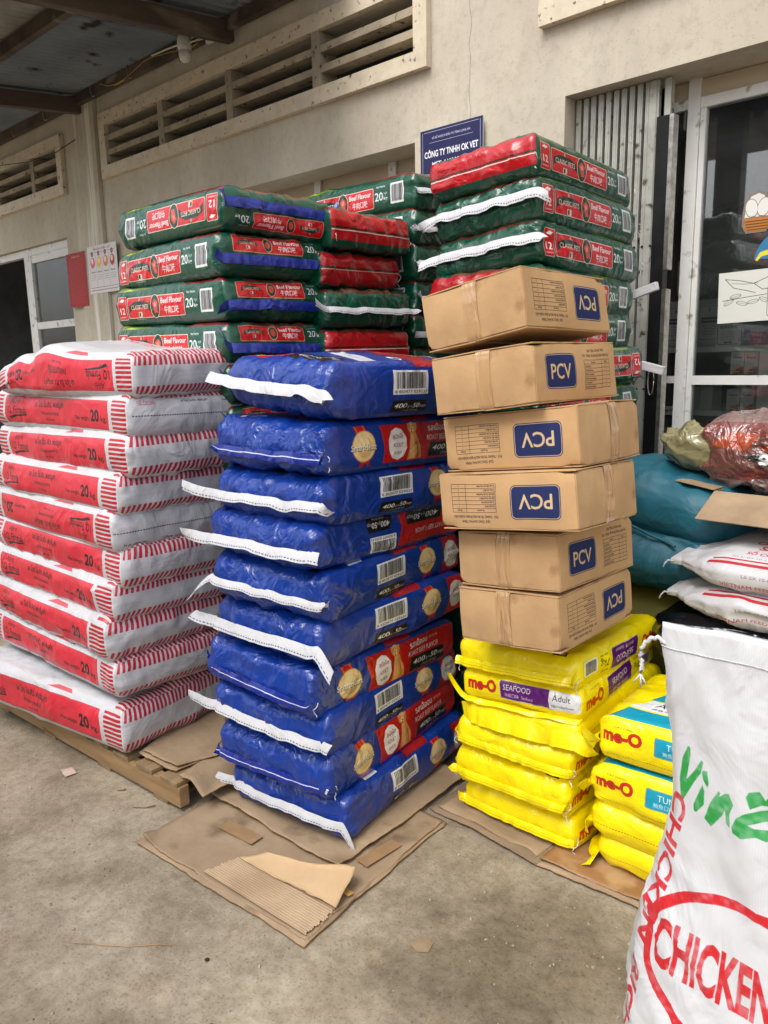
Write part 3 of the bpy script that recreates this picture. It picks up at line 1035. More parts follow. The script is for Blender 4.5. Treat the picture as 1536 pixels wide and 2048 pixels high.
for lx, ly, r_ in ((.05, .11, .6), (.11, .10, -.3), (.16, .105, .2), (.21, .11, -.5), (.08, .14, .2)):
    a = np.linspace(0, 2 * math.pi, 18)
    c_, s_ = math.cos(r_), math.sin(r_)
    pts = [(lx + .026 * math.cos(t) * c_ - .010 * math.sin(t) * s_, ly + .026 * math.cos(t) * s_ + .010 * math.sin(t) * c_) for t in a]
    A.line(pts, .002, K)
    A.line([pts[0], pts[9]], .0014, K)
A.line([(.02, .12), (.12, .13), (.24, .14)], .003, K)
A.rrect(.222, .018, .415, .185, .018, K)
A.rrect(.2245, .0205, .4125, .1825, .016, (.83, .83, .80))
A.text('CÓ BÁN', .315, .155, .020, K, w=.11, bold=.012)
A.text('CÁM', .315, .102, .022, K, w=.07, bold=.02)
A.text('CHIM', .315, .050, .024, K, w=.09, bold=.02)
img_bird = A.image('print_bird_sheet')

# the big sack --------------------------------------------------------------
SX0, SX1 = -.62, .02
def S_(pl):
    return [(x - SX0 + .0, z) for x, z in pl]
SK = (.83, .835, .85)
A = Art(1.86, 1.12, SK, 900)         # wraps the sack: left gusset | front | right gusset and back
FX = .30                             # where the front panel begins
def fr(pl):
    return [(x - SX0 + FX, z) for x, z in pl]
GR_ = (.16, .60, .27)
A.poly(fr([(-0.4957, 0.8574), (-0.4907, 0.8555), (-0.4902, 0.8408), (-0.5000, 0.785), (-0.5087, 0.7493), (-0.5005, 0.7831), (-0.4804, 0.8122), (-0.4638, 0.8413), (-0.4592, 0.8381), (-0.4651, 0.8137), (-0.481, 0.7884), (-0.5098, 0.7334), (-0.5138, 0.7318), (-0.5153, 0.7797), (-0.5087, 0.8256)]), GR_)
A.poly(fr([(-0.4604, 0.7931), (-0.4564, 0.7807), (-0.4576, 0.7523), (-0.4766, 0.7268), (-0.482, 0.7283), (-0.4823, 0.7402)]), GR_)
A.poly(fr([(-0.4618, 0.817), (-0.4598, 0.822), (-0.4496, 0.8254), (-0.4478, 0.8117), (-0.4462, 0.8006), (-0.4495, 0.792), (-0.4587, 0.8033)]), GR_)
A.poly(fr([(-0.4262, 0.7957), (-0.4224, 0.794), (-0.4255, 0.7844), (-0.4134, 0.7965), (-0.4054, 0.8003), (-0.3969, 0.7811), (-0.4046, 0.7591), (-0.4034, 0.7406), (-0.4046, 0.7316), (-0.4114, 0.7372), (-0.4135, 0.7639), (-0.4196, 0.7487), (-0.4429, 0.7142), (-0.457, 0.7245), (-0.4431, 0.7646)]), GR_)
A.poly(fr([(-0.335, 0.793), (-0.352, 0.7869), (-0.3774, 0.7724), (-0.3909, 0.7585), (-0.4003, 0.7356), (-0.3986, 0.7236), (-0.383, 0.7209), (-0.3588, 0.7325), (-0.3411, 0.7299), (-0.325, 0.742), (-0.315, 0.73), (-0.305, 0.745), (-0.312, 0.77), (-0.318, 0.80)]), GR_)
A.poly(fr([(-0.372, 0.752), (-0.350, 0.765), (-0.335, 0.772), (-0.340, 0.752), (-0.362, 0.748)]), SK)
A.poly(fr([(-0.3761, 0.806), (-0.3716, 0.817), (-0.3562, 0.8219), (-0.3466, 0.8075), (-0.33, .835), (-0.31, .825), (-.325, .80), (-0.3527, 0.7969), (-0.3693, 0.784)]), GR_)
RD = (.80, .13, .17)
a_ = np.linspace(0, 2 * math.pi, 60)
ov = [(-.365 - SX0 + FX + .205 * math.cos(t), .405 + .170 * math.sin(t)) for t in a_]
A.poly([(-.365 - SX0 + FX + .2155 * math.cos(t), .405 + .1805 * math.sin(t)) for t in a_[:-1]], RD)
A.poly([(-.365 - SX0 + FX + .1945 * math.cos(t), .405 + .1595 * math.sin(t)) for t in a_[:-1]], SK)
A.text('CHICKEN', -.430 - SX0 + FX, .418, .105, RD, w=.236, bold=.035, rot=-.03)
A.text('CHICKEN  RICH', .345, .44, .040, (.80, .16, .20), w=.62, bold=.03, rot=-math.pi / 2 - .19)
gy, gx = np.mgrid[0:A.H, 0:A.W]
pp_ = np.stack([gx.ravel() / 900 * 26, gy.ravel() / 900 * 26, np.zeros(A.H * A.W)], 1)
wear = np.clip(.10 + .22 * vnoise(pp_, 3) + .25 * vnoise(pp_ * 3.7, 4), 0, .5).reshape(A.H, A.W)
weave = .5 + .25 * np.sin(gx * 1.5) * (1 + 0 * gy) + .25 * np.sin(gy * 1.5)
ink = np.abs(A.a - np.array(SK)).max(2) > .1
A.a += (np.array(SK, dtype=np.float32) - A.a) * (wear * ink)[..., None]
A.a *= (.955 + .045 * weave[..., None])
A.a = A.a.astype(np.float32)
img_sack = A.image('print_chicken_sack')
A = Art(.85, .52, (.77, .765, .775), 900)
A.text('CHO HEO CON', .36, .190, .026, (.66, .10, .18), w=.26, bold=.03, shear=.15)
A.text('SAU CAI SỮA', .39, .140, .034, (.66, .10, .18), w=.27, bold=.03, shear=.15)
A.text('SỐ CÔNG BỐ TCCS 10:2015', .40, .088, .022, (.72, .16, .22), w=.34, bold=.02, shear=.1)
A.text('KL2: 07.10-LA, NSX: 12-08-20', .33, .045, .013, (.40, .40, .44), w=.27)
A.rect(.11, .004, .85, .020, (.68, .12, .16))
A.text('THỨC ĂN HỖN HỢP', .36, .30, .03, (.66, .10, .18), w=.32, bold=.02)
img_feed = A.image('print_feed_bag_face')
A = Art(.85, .13, (.75, .745, .755), 900)
A.rect(.10, .112, .85, .122, (.68, .12, .16))
A.text('VIETNAM FEED CT 71CCS TCCS 10042/2015', .42, .045, .014, (.62, .16, .22), w=.48)
A.text('Lô SX 10-08', .30, .080, .010, (.45, .35, .38), w=.10)
img_feed_side = A.image('print_feed_bag_side')
A = Art(.60, .40, (.44, .27, .24), 700)
A.poly([(.0, .28), (.60, .30), (.60, .40), (0, .40)], (.45, .24, .22))
A.poly([(.05, .22), (.14, .30), (.25, .30), (.20, .20)], (.62, .28, .18))
A.poly([(.25, .23), (.60, .22), (.60, .15), (.30, .17)], (.66, .27, .16))
A.poly([(.18, .17), (.28, .20), (.55, .13), (.55, .08), (.34, .09)], (.22, .22, .22))
for k, (tx, ty) in enumerate(((.27, .165), (.315, .15), (.36, .145), (.405, .13), (.45, .115))):
    A.ellipse(tx, ty, .021, .017, (.88, .90, .90))
    A.ellipse(tx + .006, ty - .022, .017, .014, (.88, .90, .90))
    A.ellipse(tx, ty, .007, .006, (.22, .22, .22))
A.poly([(.05, .02), (.60, .0), (.60, .07), (.2, .10)], (.58, .28, .24))
img_redbag = A.image('print_red_plastic_bag')

# ================================================================== MATERIALS
CR = (10, .75, .024)
def plas(name, img, **k):
    d = dict(rough=.36, spec=.5, coat=.5, bump=CR, dirt=.10)
    d.update(k)
    return print_mat(name, img, **d)
M_bA, M_bB, M_bC = plas('blue_dog_side', img_blue_a), plas('blue_barcode_side', img_blue_b), plas('blue_inverted_side', img_blue_c)
M_bT, M_bK, M_bE = plas('blue_face', img_blue_top), plas('blue_back', img_blue_back), plas('blue_end', img_blue_end, bump=(16, .8, .02))
M_bdef = plas('blue_plastic', None, color=BLUE)
wk = dict(rough=.42, coat=.15, bump=(6.5, .75, .026))
M_wS, M_wE, M_wP, M_wT = plas('white_red_side', img_w_side, **wk), plas('striped_end', img_w_end, **wk), plas('plain_end', img_w_plain, **wk), plas('white_face', img_w_top, **wk)
M_wdef = plas('white_plastic', None, color=WBASE, **wk)
M_gS, M_gE, M_gR, M_gR2, M_gP, M_gT = [plas(n, i, rough=.30, coat=.45, bump=(11, .7, .022)) for n, i in (('green_side', img_g_side), ('green_panel_end', img_g_end), ('green_red_end', img_g_red), ('green_dark_red_end', img_g_red2), ('green_plain_end', img_g_plain), ('green_face', img_g_top))]
M_gdef = plas('green_plastic', None, color=GREEN, rough=.30, coat=.45, bump=(11, .7, .022))
yk = dict(rough=.32, coat=.3, bump=(12, .5, .018))
M_yS, M_yE, M_yEP, M_yT, M_tS, M_tT, M_yPl = [plas(n, i, **yk) for n, i in (('yellow_side', img_y_side), ('yellow_end', img_y_end), ('yellow_print_end', img_y_end_print), ('yellow_face', img_y_top), ('tuna_side', img_t_side), ('tuna_face', img_t_top), ('yellow_seam_side', img_y_plain))]
M_ydef = plas('yellow_plastic', None, color=YEL, **yk)
A = Art(.6, .032, (.75, .75, .76))
A.dashes(0, .6, .007, .0026, (.15, .18, .32), .006, .0045)
M_tape = print_mat('white_paper_tape', A.image('print_stitched_tape'), rough=.75, bump=(16, .6, .014))
M_tape_plain = print_mat('white_paper_tape_plain', None, color=(.75, .75, .76), rough=.75, bump=(16, .6, .014))
A = Art(.6, .05, (.05, .14, .52))
A.line([(0, .026), (.6, .026)], .005, (.80, .85, .93))
M_bluetape = plas('blue_tape_white_stitch', A.image('print_blue_tape'))
M_gbluetape = plas('blue_tape', None, color=(.06, .16, .55))
A = Art(.6, .05, YEL)
A.dashes(0, .6, .016, .002, (.25, .22, .05), .006, .003)
A.rect(0, .03, .6, .031, (.6, .52, 0))
M_ytape = plas('yellow_tape', A.image('print_yellow_tape'), **yk)
M_thread = mottled('cotton_thread', (.70, .70, .72), (.85, .85, .86), 200, .9)
M_kraft = mottled('kraft_card', (.67, .535, .385), (.76, .62, .455), 3.5, .85, .2, 30, c3=(.62, .485, .34), s3=9, spec=.2)
M_kraft_d = mottled('worn_kraft_card', (.55, .47, .38), (.66, .57, .46), 4, .9, .3, 40, c3=(.46, .38, .30), s3=5, spec=.15)
M_kraft_e = mottled('card_edge', (.48, .38, .28), (.66, .53, .38), 80, .95, .5, 120, spec=.1)
M_boxp = print_mat('carton_print', img_box, rough=.82, spec=.2, bump=(7, .22, .01), dirt=.14)
M_packtape = bpy.data.materials.new('clear_packing_tape')
_nt, _N, _L = nodes_of(M_packtape)
_b = _N['Principled BSDF']
_b.inputs['Base Color'].default_value = (*lin((.73, .58, .415)), 1)
_b.inputs['Roughness'].default_value = .16
_b.inputs['Coat Weight'].default_value = 1.0
_bp = crumple(_nt, 20, .9, .02, (1.5, 1.5, .25))
_L.new(_bp.outputs['Normal'], _b.inputs['Normal'])
M_browntape = mottled('brown_packing_tape', (.55, .44, .32), (.61, .49, .36), 20, .4)

# ================================================================== SETTING
def plaster(name):
    m = bpy.data.materials.new(name)
    nt, N, L = nodes_of(m)
    b = N['Principled BSDF']
    b.inputs['Roughness'].default_value = .92
    b.inputs['Specular IOR Level'].default_value = .15
    tc = N.new('ShaderNodeTexCoord')
    def noise(scale, stretch=(1, 1, 1), detail=8, rough=.6):
        mp = N.new('ShaderNodeMapping')
        mp.inputs['Scale'].default_value = stretch
        L.new(tc.outputs['Object'], mp.inputs['Vector'])
        n = N.new('ShaderNodeTexNoise')
        n.inputs['Scale'].default_value = scale
        n.inputs['Detail'].default_value = detail
        n.inputs['Roughness'].default_value = rough
        L.new(mp.outputs['Vector'], n.inputs['Vector'])
        return n.outputs['Fac']
    def ramp(f, a, ca, b_, cb):
        r = N.new('ShaderNodeValToRGB')
        r.color_ramp.elements[0].position = a
        r.color_ramp.elements[1].position = b_
        r.color_ramp.elements[0].color = (*ca, 1)
        r.color_ramp.elements[1].color = (*cb, 1)
        L.new(f, r.inputs['Fac'])
        return r.outputs['Color']
    def mul(a, c, fac=1.0, mode='MULTIPLY'):
        x = N.new('ShaderNodeMix')
        x.data_type = 'RGBA'
        x.blend_type = mode
        x.inputs['Factor'].default_value = fac
        L.new(a, x.inputs['A'])
        L.new(c, x.inputs['B'])
        return x.outputs['Result']
    base = ramp(noise(1.1), .38, lin((.735, .70, .635)), .62, lin((.80, .77, .705)))
    base = mul(base, ramp(noise(4.0, (1, 1, .14), 6), .35, (.86, .86, .87), .62, (1, 1, 1)), .7)
    base = mul(base, ramp(noise(17, (1, 1, .8), 8, .7), .36, (.80, .79, .76), .5, (1, 1, 1)), .6)
    base = mul(base, ramp(noise(85, (1, 1, 1), 3, .6), .33, (.5, .47, .42), .37, (1, 1, 1)), .35)
    # old splashes of whitewash running down
    base = mul(base, ramp(noise(9.0, (1, 1, .05), 4), .62, (0, 0, 0), .72, (.07, .068, .06)), 1.0, 'ADD')
    sx = N.new('ShaderNodeSeparateXYZ')
    L.new(tc.outputs['Object'], sx.inputs[0])
    band = N.new('ShaderNodeMapRange')
    band.inputs['From Min'].default_value = -6.86
    band.inputs['From Max'].default_value = -6.72
    ab = N.new('ShaderNodeMath'); ab.operation = 'ADD'; ab.inputs[1].default_value = 6.88
    L.new(sx.outputs['X'], ab.inputs[0])
    aa = N.new('ShaderNodeMath'); aa.operation = 'ABSOLUTE'
    L.new(ab.outputs[0], aa.inputs[0])
    L.new(aa.outputs[0], band.inputs['Value'])
    band.inputs['From Min'].default_value = .34
    band.inputs['From Max'].default_value = .06
    st = ramp(noise(16, (1, 1, .035), 5), .50, (0, 0, 0), .60, (1, 1, 1))
    f_ = N.new('ShaderNodeMath'); f_.operation = 'MULTIPLY'
    L.new(st, f_.inputs[0]); L.new(band.outputs['Result'], f_.inputs[1])
    x = N.new('ShaderNodeMix'); x.data_type = 'RGBA'
    L.new(f_.outputs[0], x.inputs['Factor'])
    L.new(base, x.inputs['A'])
    x.inputs['B'].default_value = (*lin((.86, .845, .80)), 1)
    base = x.outputs['Result']
    L.new(base, b.inputs['Base Color'])
    bp = N.new('ShaderNodeBump')
    bp.inputs['Strength'].default_value = .22
    bp.inputs['Distance'].default_value = .006
    L.new(noise(28, detail=8, rough=.65), bp.inputs['Height'])
    L.new(bp.outputs['Normal'], b.inputs['Normal'])
    return m
M_wall = plaster('weathered_plaster')
M_cream = mottled('cream_paint', (.77, .725, .64), (.84, .79, .70), 9, .6, .12, 60, c3=(.36, .27, .19), s3=26)
M_slat = mottled('dusty_concrete', (.56, .52, .45), (.68, .63, .54), 5, .9, .2, 50, c3=(.30, .25, .20), s3=22)
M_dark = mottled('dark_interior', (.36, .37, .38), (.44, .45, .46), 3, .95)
M_beige = mottled('beige_panel', (.70, .65, .56), (.73, .68, .59), 3, .7)
M_alu = mottled('aluminium', (.74, .75, .76), (.80, .81, .82), 12, .38, .03, 90, metallic=.35, spec=.5)
M_alu_w = mottled('white_aluminium', (.80, .80, .78), (.85, .85, .84), 8, .4, c3=(.55, .52, .48), s3=14)
M_gate = mottled('grey_gate_paint', (.58, .58, .55), (.68, .68, .64), 9, .45, .1, 40, c3=(.30, .27, .24), s3=20, metallic=.2)
M_gateb = mottled('pale_lattice_paint', (.66, .58, .44), (.74, .66, .52), 20, .5)
M_black = mottled('black_steel', (.09, .09, .095), (.13, .13, .135), 14, .4, .1, 60, metallic=.3)
M_chrome = mottled('worn_bright_steel', (.62, .60, .56), (.80, .79, .76), 30, .28, .1, 60, metallic=.9)
M_roof = mottled('old_roof_sheet', (.40, .43, .46), (.48, .51, .54), 2.5, .6, .1, 30, c3=(.16, .13, .11), s3=5, metallic=.2)
M_roof_l = mottled('pale_roof_sheet', (.50, .48, .46), (.62, .60, .57), 4, .8, .1, 30)
M_beam = mottled('rusty_timber', (.26, .225, .20), (.38, .33, .29), 4, .85, .35, 50, c3=(.50, .45, .40), s3=5, stretch=(1, .25, 1))
M_glass = bpy.data.materials.new('window_glass')
_nt, _N, _L = nodes_of(M_glass)
_N.remove(_N['Principled BSDF'])
_tr = _N.new('ShaderNodeBsdfTransparent')
_tr.inputs['Color'].default_value = (.95, .97, .965, 1)
_gl = _N.new('ShaderNodeBsdfGlossy')
_gl.inputs['Roughness'].default_value = .015
_fr = _N.new('ShaderNodeFresnel')
_fr.inputs['IOR'].default_value = 1.95
_ms = _N.new('ShaderNodeMixShader')
_L.new(_fr.outputs['Fac'], _ms.inputs['Fac'])
_L.new(_tr.outputs[0], _ms.inputs[1])
_L.new(_gl.outputs[0], _ms.inputs[2])
_df = _N.new('ShaderNodeBsdfDiffuse')
_df.inputs['Color'].default_value = (.62, .64, .64, 1)
_ms2 = _N.new('ShaderNodeMixShader')
_tc = _N.new('ShaderNodeTexCoord')
_ns = _N.new('ShaderNodeTexNoise')
_ns.inputs['Scale'].default_value = 3.0
_ns.inputs['Detail'].default_value = 7
_L.new(_tc.outputs['Object'], _ns.inputs['Vector'])
_mr = _N.new('ShaderNodeMapRange')
_mr.inputs['From Min'].default_value = .35
_mr.inputs['From Max'].default_value = .7
_mr.inputs['To Min'].default_value = .008
_mr.inputs['To Max'].default_value = .04
_L.new(_ns.outputs['Fac'], _mr.inputs['Value'])
_L.new(_mr.outputs['Result'], _ms2.inputs['Fac'])
_L.new(_ms.outputs[0], _ms2.inputs[1])
_L.new(_df.outputs[0], _ms2.inputs[2])
_L.new(_ms2.outputs[0], _N['Material Output'].inputs['Surface'])

# ground ---------------------------------------------------------------------
def concrete():
    m = bpy.data.materials.new('yard_concrete')
    nt, N, L = nodes_of(m)
    b = N['Principled BSDF']
    b.inputs['Roughness'].default_value = .9
    b.inputs['Specular IOR Level'].default_value = .2
    tc = N.new('ShaderNodeTexCoord')
    def noise(scale, detail=8, rough=.6, dist=0):
        n = N.new('ShaderNodeTexNoise')
        n.inputs['Scale'].default_value = scale
        n.inputs['Detail'].default_value = detail
        n.inputs['Roughness'].default_value = rough
        n.inputs['Distortion'].default_value = dist
        L.new(tc.outputs['Object'], n.inputs['Vector'])
        return n.outputs['Fac']
    def ramp(f, a, ca, b_, cb):
        r = N.new('ShaderNodeValToRGB')
        r.color_ramp.elements[0].position = a
        r.color_ramp.elements[1].position = b_
        r.color_ramp.elements[0].color = (*ca, 1)
        r.color_ramp.elements[1].color = (*cb, 1)
        L.new(f, r.inputs['Fac'])
        return r.outputs['Color']
    def mix(a, c, fac=1.0, mode='MULTIPLY'):
        x = N.new('ShaderNodeMix')
        x.data_type = 'RGBA'
        x.blend_type = mode
        if isinstance(fac, float):
            x.inputs['Factor'].default_value = fac
        else:
            L.new(fac, x.inputs['Factor'])
        L.new(a, x.inputs['A'])
        L.new(c, x.inputs['B'])
        return x.outputs['Result']
    base = ramp(noise(3.2), .38, lin((.62, .575, .505)), .62, lin((.70, .655, .58)))
    # a damp, trodden stain, with some of the shade by the stacks painted in
    sp = N.new('ShaderNodeVectorMath')
    sp.operation = 'DISTANCE'
    L.new(tc.outputs['Object'], sp.inputs[0])
    sp.inputs[1].default_value = (-.95, 1.62, 0)
    ad = N.new('ShaderNodeMath')
    ad.operation = 'MULTIPLY_ADD'
    L.new(noise(2.6, 6, .6, .6), ad.inputs[0])
    ad.inputs[1].default_value = 1.1
    L.new(sp.outputs['Value'], ad.inputs[2])
    base = mix(base, ramp(ad.outputs[0], .70, (.50, .48, .44), 1.30, (1, 1, 1)), .9)
    base = mix(base, ramp(noise(1.7, 5, .55, .8), .40, (.68, .65, .61), .57, (1, 1, 1)), .7)
    base = mix(base, ramp(noise(7, 8, .75), .36, (.62, .60, .57), .55, (1, 1, 1)), .7)
    base = mix(base, ramp(noise(5.1, 5, .6), .60, (0, 0, 0), .78, (.05, .03, .012)), 1.0, 'ADD')
    base = mix(base, ramp(noise(120, 4, .6), .33, (.45, .43, .4), .44, (1, 1, 1)), .7)
    base = mix(base, ramp(noise(32, 6, .75), .40, (.80, .79, .77), .55, (1.0, 1.0, 1.0)), .8)
    base = mix(base, ramp(noise(11, 3, .5, 2.5), .485, (1, 1, 1), .5, (.80, .78, .74)), .35)
    base = mix(base, ramp(noise(60, 3, .5), .68, (0, 0, 0), .76, (.06, .055, .05)), 1.0, 'ADD')
    L.new(base, b.inputs['Base Color'])
    bp = N.new('ShaderNodeBump')
    bp.inputs['Strength'].default_value = .45
    bp.inputs['Distance'].default_value = .006
    L.new(noise(70, 8, .7), bp.inputs['Height'])
    L.new(bp.outputs['Normal'], b.inputs['Normal'])
    return m
G = MB()
G.quad([(-90, -90, 0), (90, -90, 0), (90, 90, 0), (-90, 90, 0)])
tag(G.build('ground', concrete()), kind='structure')

# building -------------------------------------------------------------------
YW, YI = 3.70, 3.95
bld = empty('shop_building', (-4, YW, 0), 0, 'weathered cream plaster shop building with louvred vents above its openings', 'building')
def sub(o, root):
    """parent without moving"""
    o.parent = root
    o.matrix_parent_inverse = root.matrix_world.inverted()
    return o
bpy.context.view_layer.update()
def bbox(name, *a, parent=None, bevel=0.0):
    o = box(name, *a, None, bevel)
    return sub(o, parent or bld)
HOLES = [(-13, -7.45, 0, 2.85), (-5.75, -3.097, 0, 2.862), (-2.12, 1.3, 0, 2.89),
         (-6.53, -3.055, 3.315, 3.665), (-12.5, -7.425, 3.305, 3.655), (-2.17, 1.0, 3.312, 3.66)]
def wall_mesh():
    xs = sorted({-13.0, 3.0} | {h[0] for h in HOLES} | {h[1] for h in HOLES})
    zs = sorted({0.0, 5.2} | {h[2] for h in HOLES} | {h[3] for h in HOLES})
    solid = lambda x, z: not any(a < x < b and c < z < d for a, b, c, d in HOLES)
    m = MB()
    cell = {}
    for i in range(len(xs) - 1):
        for k in range(len(zs) - 1):
            cell[i, k] = solid((xs[i] + xs[i + 1]) / 2, (zs[k] + zs[k + 1]) / 2)
    for (i, k), s in cell.items():
        if not s:
            continue
        x0, x1, z0, z1 = xs[i], xs[i + 1], zs[k], zs[k + 1]
        m.quad([(x0, YW, z0), (x1, YW, z0), (x1, YW, z1), (x0, YW, z1)])
        m.quad([(x1, YI, z0), (x0, YI, z0), (x0, YI, z1), (x1, YI, z1)])
        if not cell.get((i - 1, k), False): m.quad([(x0, YI, z0), (x0, YW, z0), (x0, YW, z1), (x0, YI, z1)])
        if not cell.get((i + 1, k), False): m.quad([(x1, YW, z0), (x1, YI, z0), (x1, YI, z1), (x1, YW, z1)])
        if not cell.get((i, k - 1), False): m.quad([(x0, YW, z0), (x0, YI, z0), (x1, YI, z0), (x1, YW, z0)][::-1])
        if not cell.get((i, k + 1), False): m.quad([(x0, YW, z1), (x1, YW, z1), (x1, YI, z1), (x0, YI, z1)])
    return m
sub(wall_mesh().build('wall', M_wall), bld)
bbox('pilaster', -7.16, -6.70, YW - .035, YW - .001, 0, 5.2, M_wall)
r5 = random.Random(5)
crk = MB()
cx_, cz_ = -2.715, 3.95
while cz_ > 2.92:
    nx_, nz_ = cx_ + r5.uniform(-.012, .012), cz_ - r5.uniform(.03, .06)
    crk.quad([(cx_ - .0008, YW - .0015, cz_), (nx_ - .0008, YW - .0015, nz_), (nx_ + .0008, YW - .0015, nz_), (cx_ + .0008, YW - .0015, cz_)])
    cx_, cz_ = nx_, nz_
sub(crk.build('crack', mottled('crack_shadow', (.42, .38, .32), (.50, .46, .39), 9, .95)), bld)
# the dark room behind
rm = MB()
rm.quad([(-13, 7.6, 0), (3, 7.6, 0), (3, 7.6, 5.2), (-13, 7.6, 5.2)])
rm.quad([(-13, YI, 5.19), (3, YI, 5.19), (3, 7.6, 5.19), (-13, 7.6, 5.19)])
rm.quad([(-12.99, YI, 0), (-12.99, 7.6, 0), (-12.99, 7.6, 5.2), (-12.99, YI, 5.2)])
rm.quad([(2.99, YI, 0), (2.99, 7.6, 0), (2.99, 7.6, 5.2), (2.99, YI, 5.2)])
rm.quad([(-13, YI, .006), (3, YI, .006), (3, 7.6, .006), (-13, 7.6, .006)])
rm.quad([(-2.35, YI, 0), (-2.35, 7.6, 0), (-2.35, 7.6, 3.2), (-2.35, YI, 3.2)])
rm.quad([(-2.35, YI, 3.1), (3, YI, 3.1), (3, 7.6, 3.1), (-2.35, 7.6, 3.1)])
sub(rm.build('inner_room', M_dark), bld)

def vent(x0, x1, z0, z1, mull, w=.065):
    """x0..z1 = clear opening in the wall; a frame proud of the wall, mullions and sloping slats"""
    v = empty('louvre_vent', ((x0 + x1) / 2, YW, z0))
    bpy.context.view_layer.update()
    f = MB()
    yf, yb = YW - .045, YW + .03
    o = .085
    f.box(x0 - o, x1 + o, yf, YW - .002, z1 - .012, z1 + o)
    f.box(x0 - o, x1 + o, yf, YW - .002, z0 - o, z0 + .012)
    f.box(x0 - o, x0 + .012, yf + .002, YW - .002, z0 + .0125, z1 - .0125)
    f.box(x1 - .012, x1 + o, yf + .002, YW - .002, z0 + .0125, z1 - .0125)
    sub(f.build('frame', M_cream), v)
    edges = [x0 + .012] + mull + [x1 - .012]
    for mx in mull:
        sub(box('mullion', mx - .036, mx + .036, YW - .03, YW + .12, z0 + .0125, z1 - .0125, M_slat), v)
    h = (z1 - z0) / 3
    for a, b in zip(edges[:-1], edges[1:]):
        a2 = a + (.037 if a in mull else .001)
        b2 = b - (.037 if b in mull else .001)
        for k in (1, 2):
            z = z0 + h * k
            s = MB()
            M = Matrix.Translation((0, YW - .026, z)) @ Matrix.Rotation(rad(3), 4, 'X')
            s.box(a2, b2, 0, .120, -.021, .021, M)
            sub(s.build('slat', M_slat), v)
    sub(v, bld)
    return v
vent(-6.53, -3.055, 3.315, 3.665, [-5.67, -4.785, -3.88])
vent(-12.5, -7.425, 3.305, 3.655, [-11.5, -10.6, -9.7, -8.82, -7.98][1:])
vent(-2.17, 1.0, 3.312, 3.66, [-1.25, -.35])

# left window and doorway
lw = empty('aluminium_window', (-8, YW + .1, 0))
bpy.context.view_layer.update()
for nm, a in (('head_rail', (-13, -7.455, 3.74, 3.80, 2.775, 2.845)), ('mullion', (-8.52, -8.36, 3.74, 3.80, 0.01, 2.774)),
              ('jamb', (-7.52, -7.455, 3.74, 3.80, 0.01, 2.774)), ('transom', (-8.359, -7.521, 3.745, 3.80, 2.03, 2.10)), ('head_rail', (-8.359, -7.521, 3.745, 3.795, 2.70, 2.774))):
    sub(box(nm, *a, M_alu_w), lw)
for z0, z1 in ((2.101, 2.699), (.3, 2.029)):
    sub(box('pane', -8.358, -7.522, 3.768, 3.774, z0, z1, M_glass), lw)
sub(lw, bld)

# middle opening: beige boards over a rail, dark shutter beneath
mo = empty('shutter', (-4.4, YI, 0))
bpy.context.view_layer.update()
for a, b in ((-5.75, -4.955), (-4.89, -4.22), (-4.155, -3.52), (-3.455, -3.098)):
    sub(box('board', a, b, 3.955, 3.97, 2.76, 2.90, M_beige), mo)
for x in (-4.922, -4.188, -3.488):
    sub(box('mullion', x - .031, x + .031, 3.935, 3.97, 2.755, 2.90, M_alu_w), mo)
A = Art(2.65, .075, (.80, .79, .75), 500)
for k in range(9):
    A.text('ĐẠI LÝ THUỐC THÚ Y', .15 + k * .29, .022, .016, (.45, .43, .40), w=.14, bold=.02)
M_rail = print_mat('printed_rail', A.image('print_rail'), rough=.5, bump=None)
r_ = MB()
r_.box(-5.75, -3.098, 3.93, 3.975, 2.68, 2.754)
sub(r_.build('rail', M_rail), mo)
for k in range(5):
    sub(box('panel', -5.75 + k * .53, -5.75 + k * .53 + .525, 3.95, 3.97, .02, 2.679, M_alu), mo)
sub(mo, bld)

# folding gate ---------------------------------------------------------------
gate = empty('folding_gate', (-1.85, 3.83, 0))
bpy.context.view_layer.update()
gx = [-2.095 + .0405 * k for k in range(11)]
for i, x in enumerate(gx):
    s = MB()
    s.box(x - .0130, x + .0130, 3.795, 3.801, .03, 2.885)
    s.box(x - .0130, x - .0095, 3.8012, 3.822, .03, 2.885)
    s.box(x + .0095, x + .0130, 3.8012, 3.822, .03, 2.885)
    s.box(x - .004, x + .004, 3.7925, 3.7948, .03, 2.885)
    o = sub(s.build('slat', M_gate), gate)
for z in (2.35, 1.65, .95):
    for i in range(10):
        a, b = (gx[i], gx[i + 1])
        for s_ in (-1, 1):
            m = MB()
            ang = math.atan2(.24 * s_, b - a)
            l = math.hypot(.24, b - a) / 2
            M = Matrix.Translation(((a + b) / 2, 3.835 + .004 * s_, z)) @ Matrix.Rotation(-ang, 4, 'Y')
            m.box(-l, l, -.0015, .0015, -.011, .011, M)
            sub(m.build('lattice_bar', M_gateb), gate)
for i, x in enumerate(gx):
    for z in (2.14, 1.45):
        sub(box('bolt', x - .005, x + .005, 3.789, 3.7945, z - .005, z + .005, M_black), gate)
sub(box('lock_stile', -1.675, -1.613, 3.775, 3.83, .05, 2.715, M_black), gate)
sub(box('edge_strip', -1.612, -1.592, 3.772, 3.83, .05, 1.93, M_chrome), gate)
sub(box('edge_strip', -1.612, -1.592, 3.772, 3.83, 2.02, 2.715, M_chrome), gate)
hp = MB()
hp.box(-1.660, -1.626, 3.766, 3.7745, 1.41, 1.57)
hd = hp.build('lock_plate', M_black, None, .006)
sub(hd, gate)
rim_pts = []
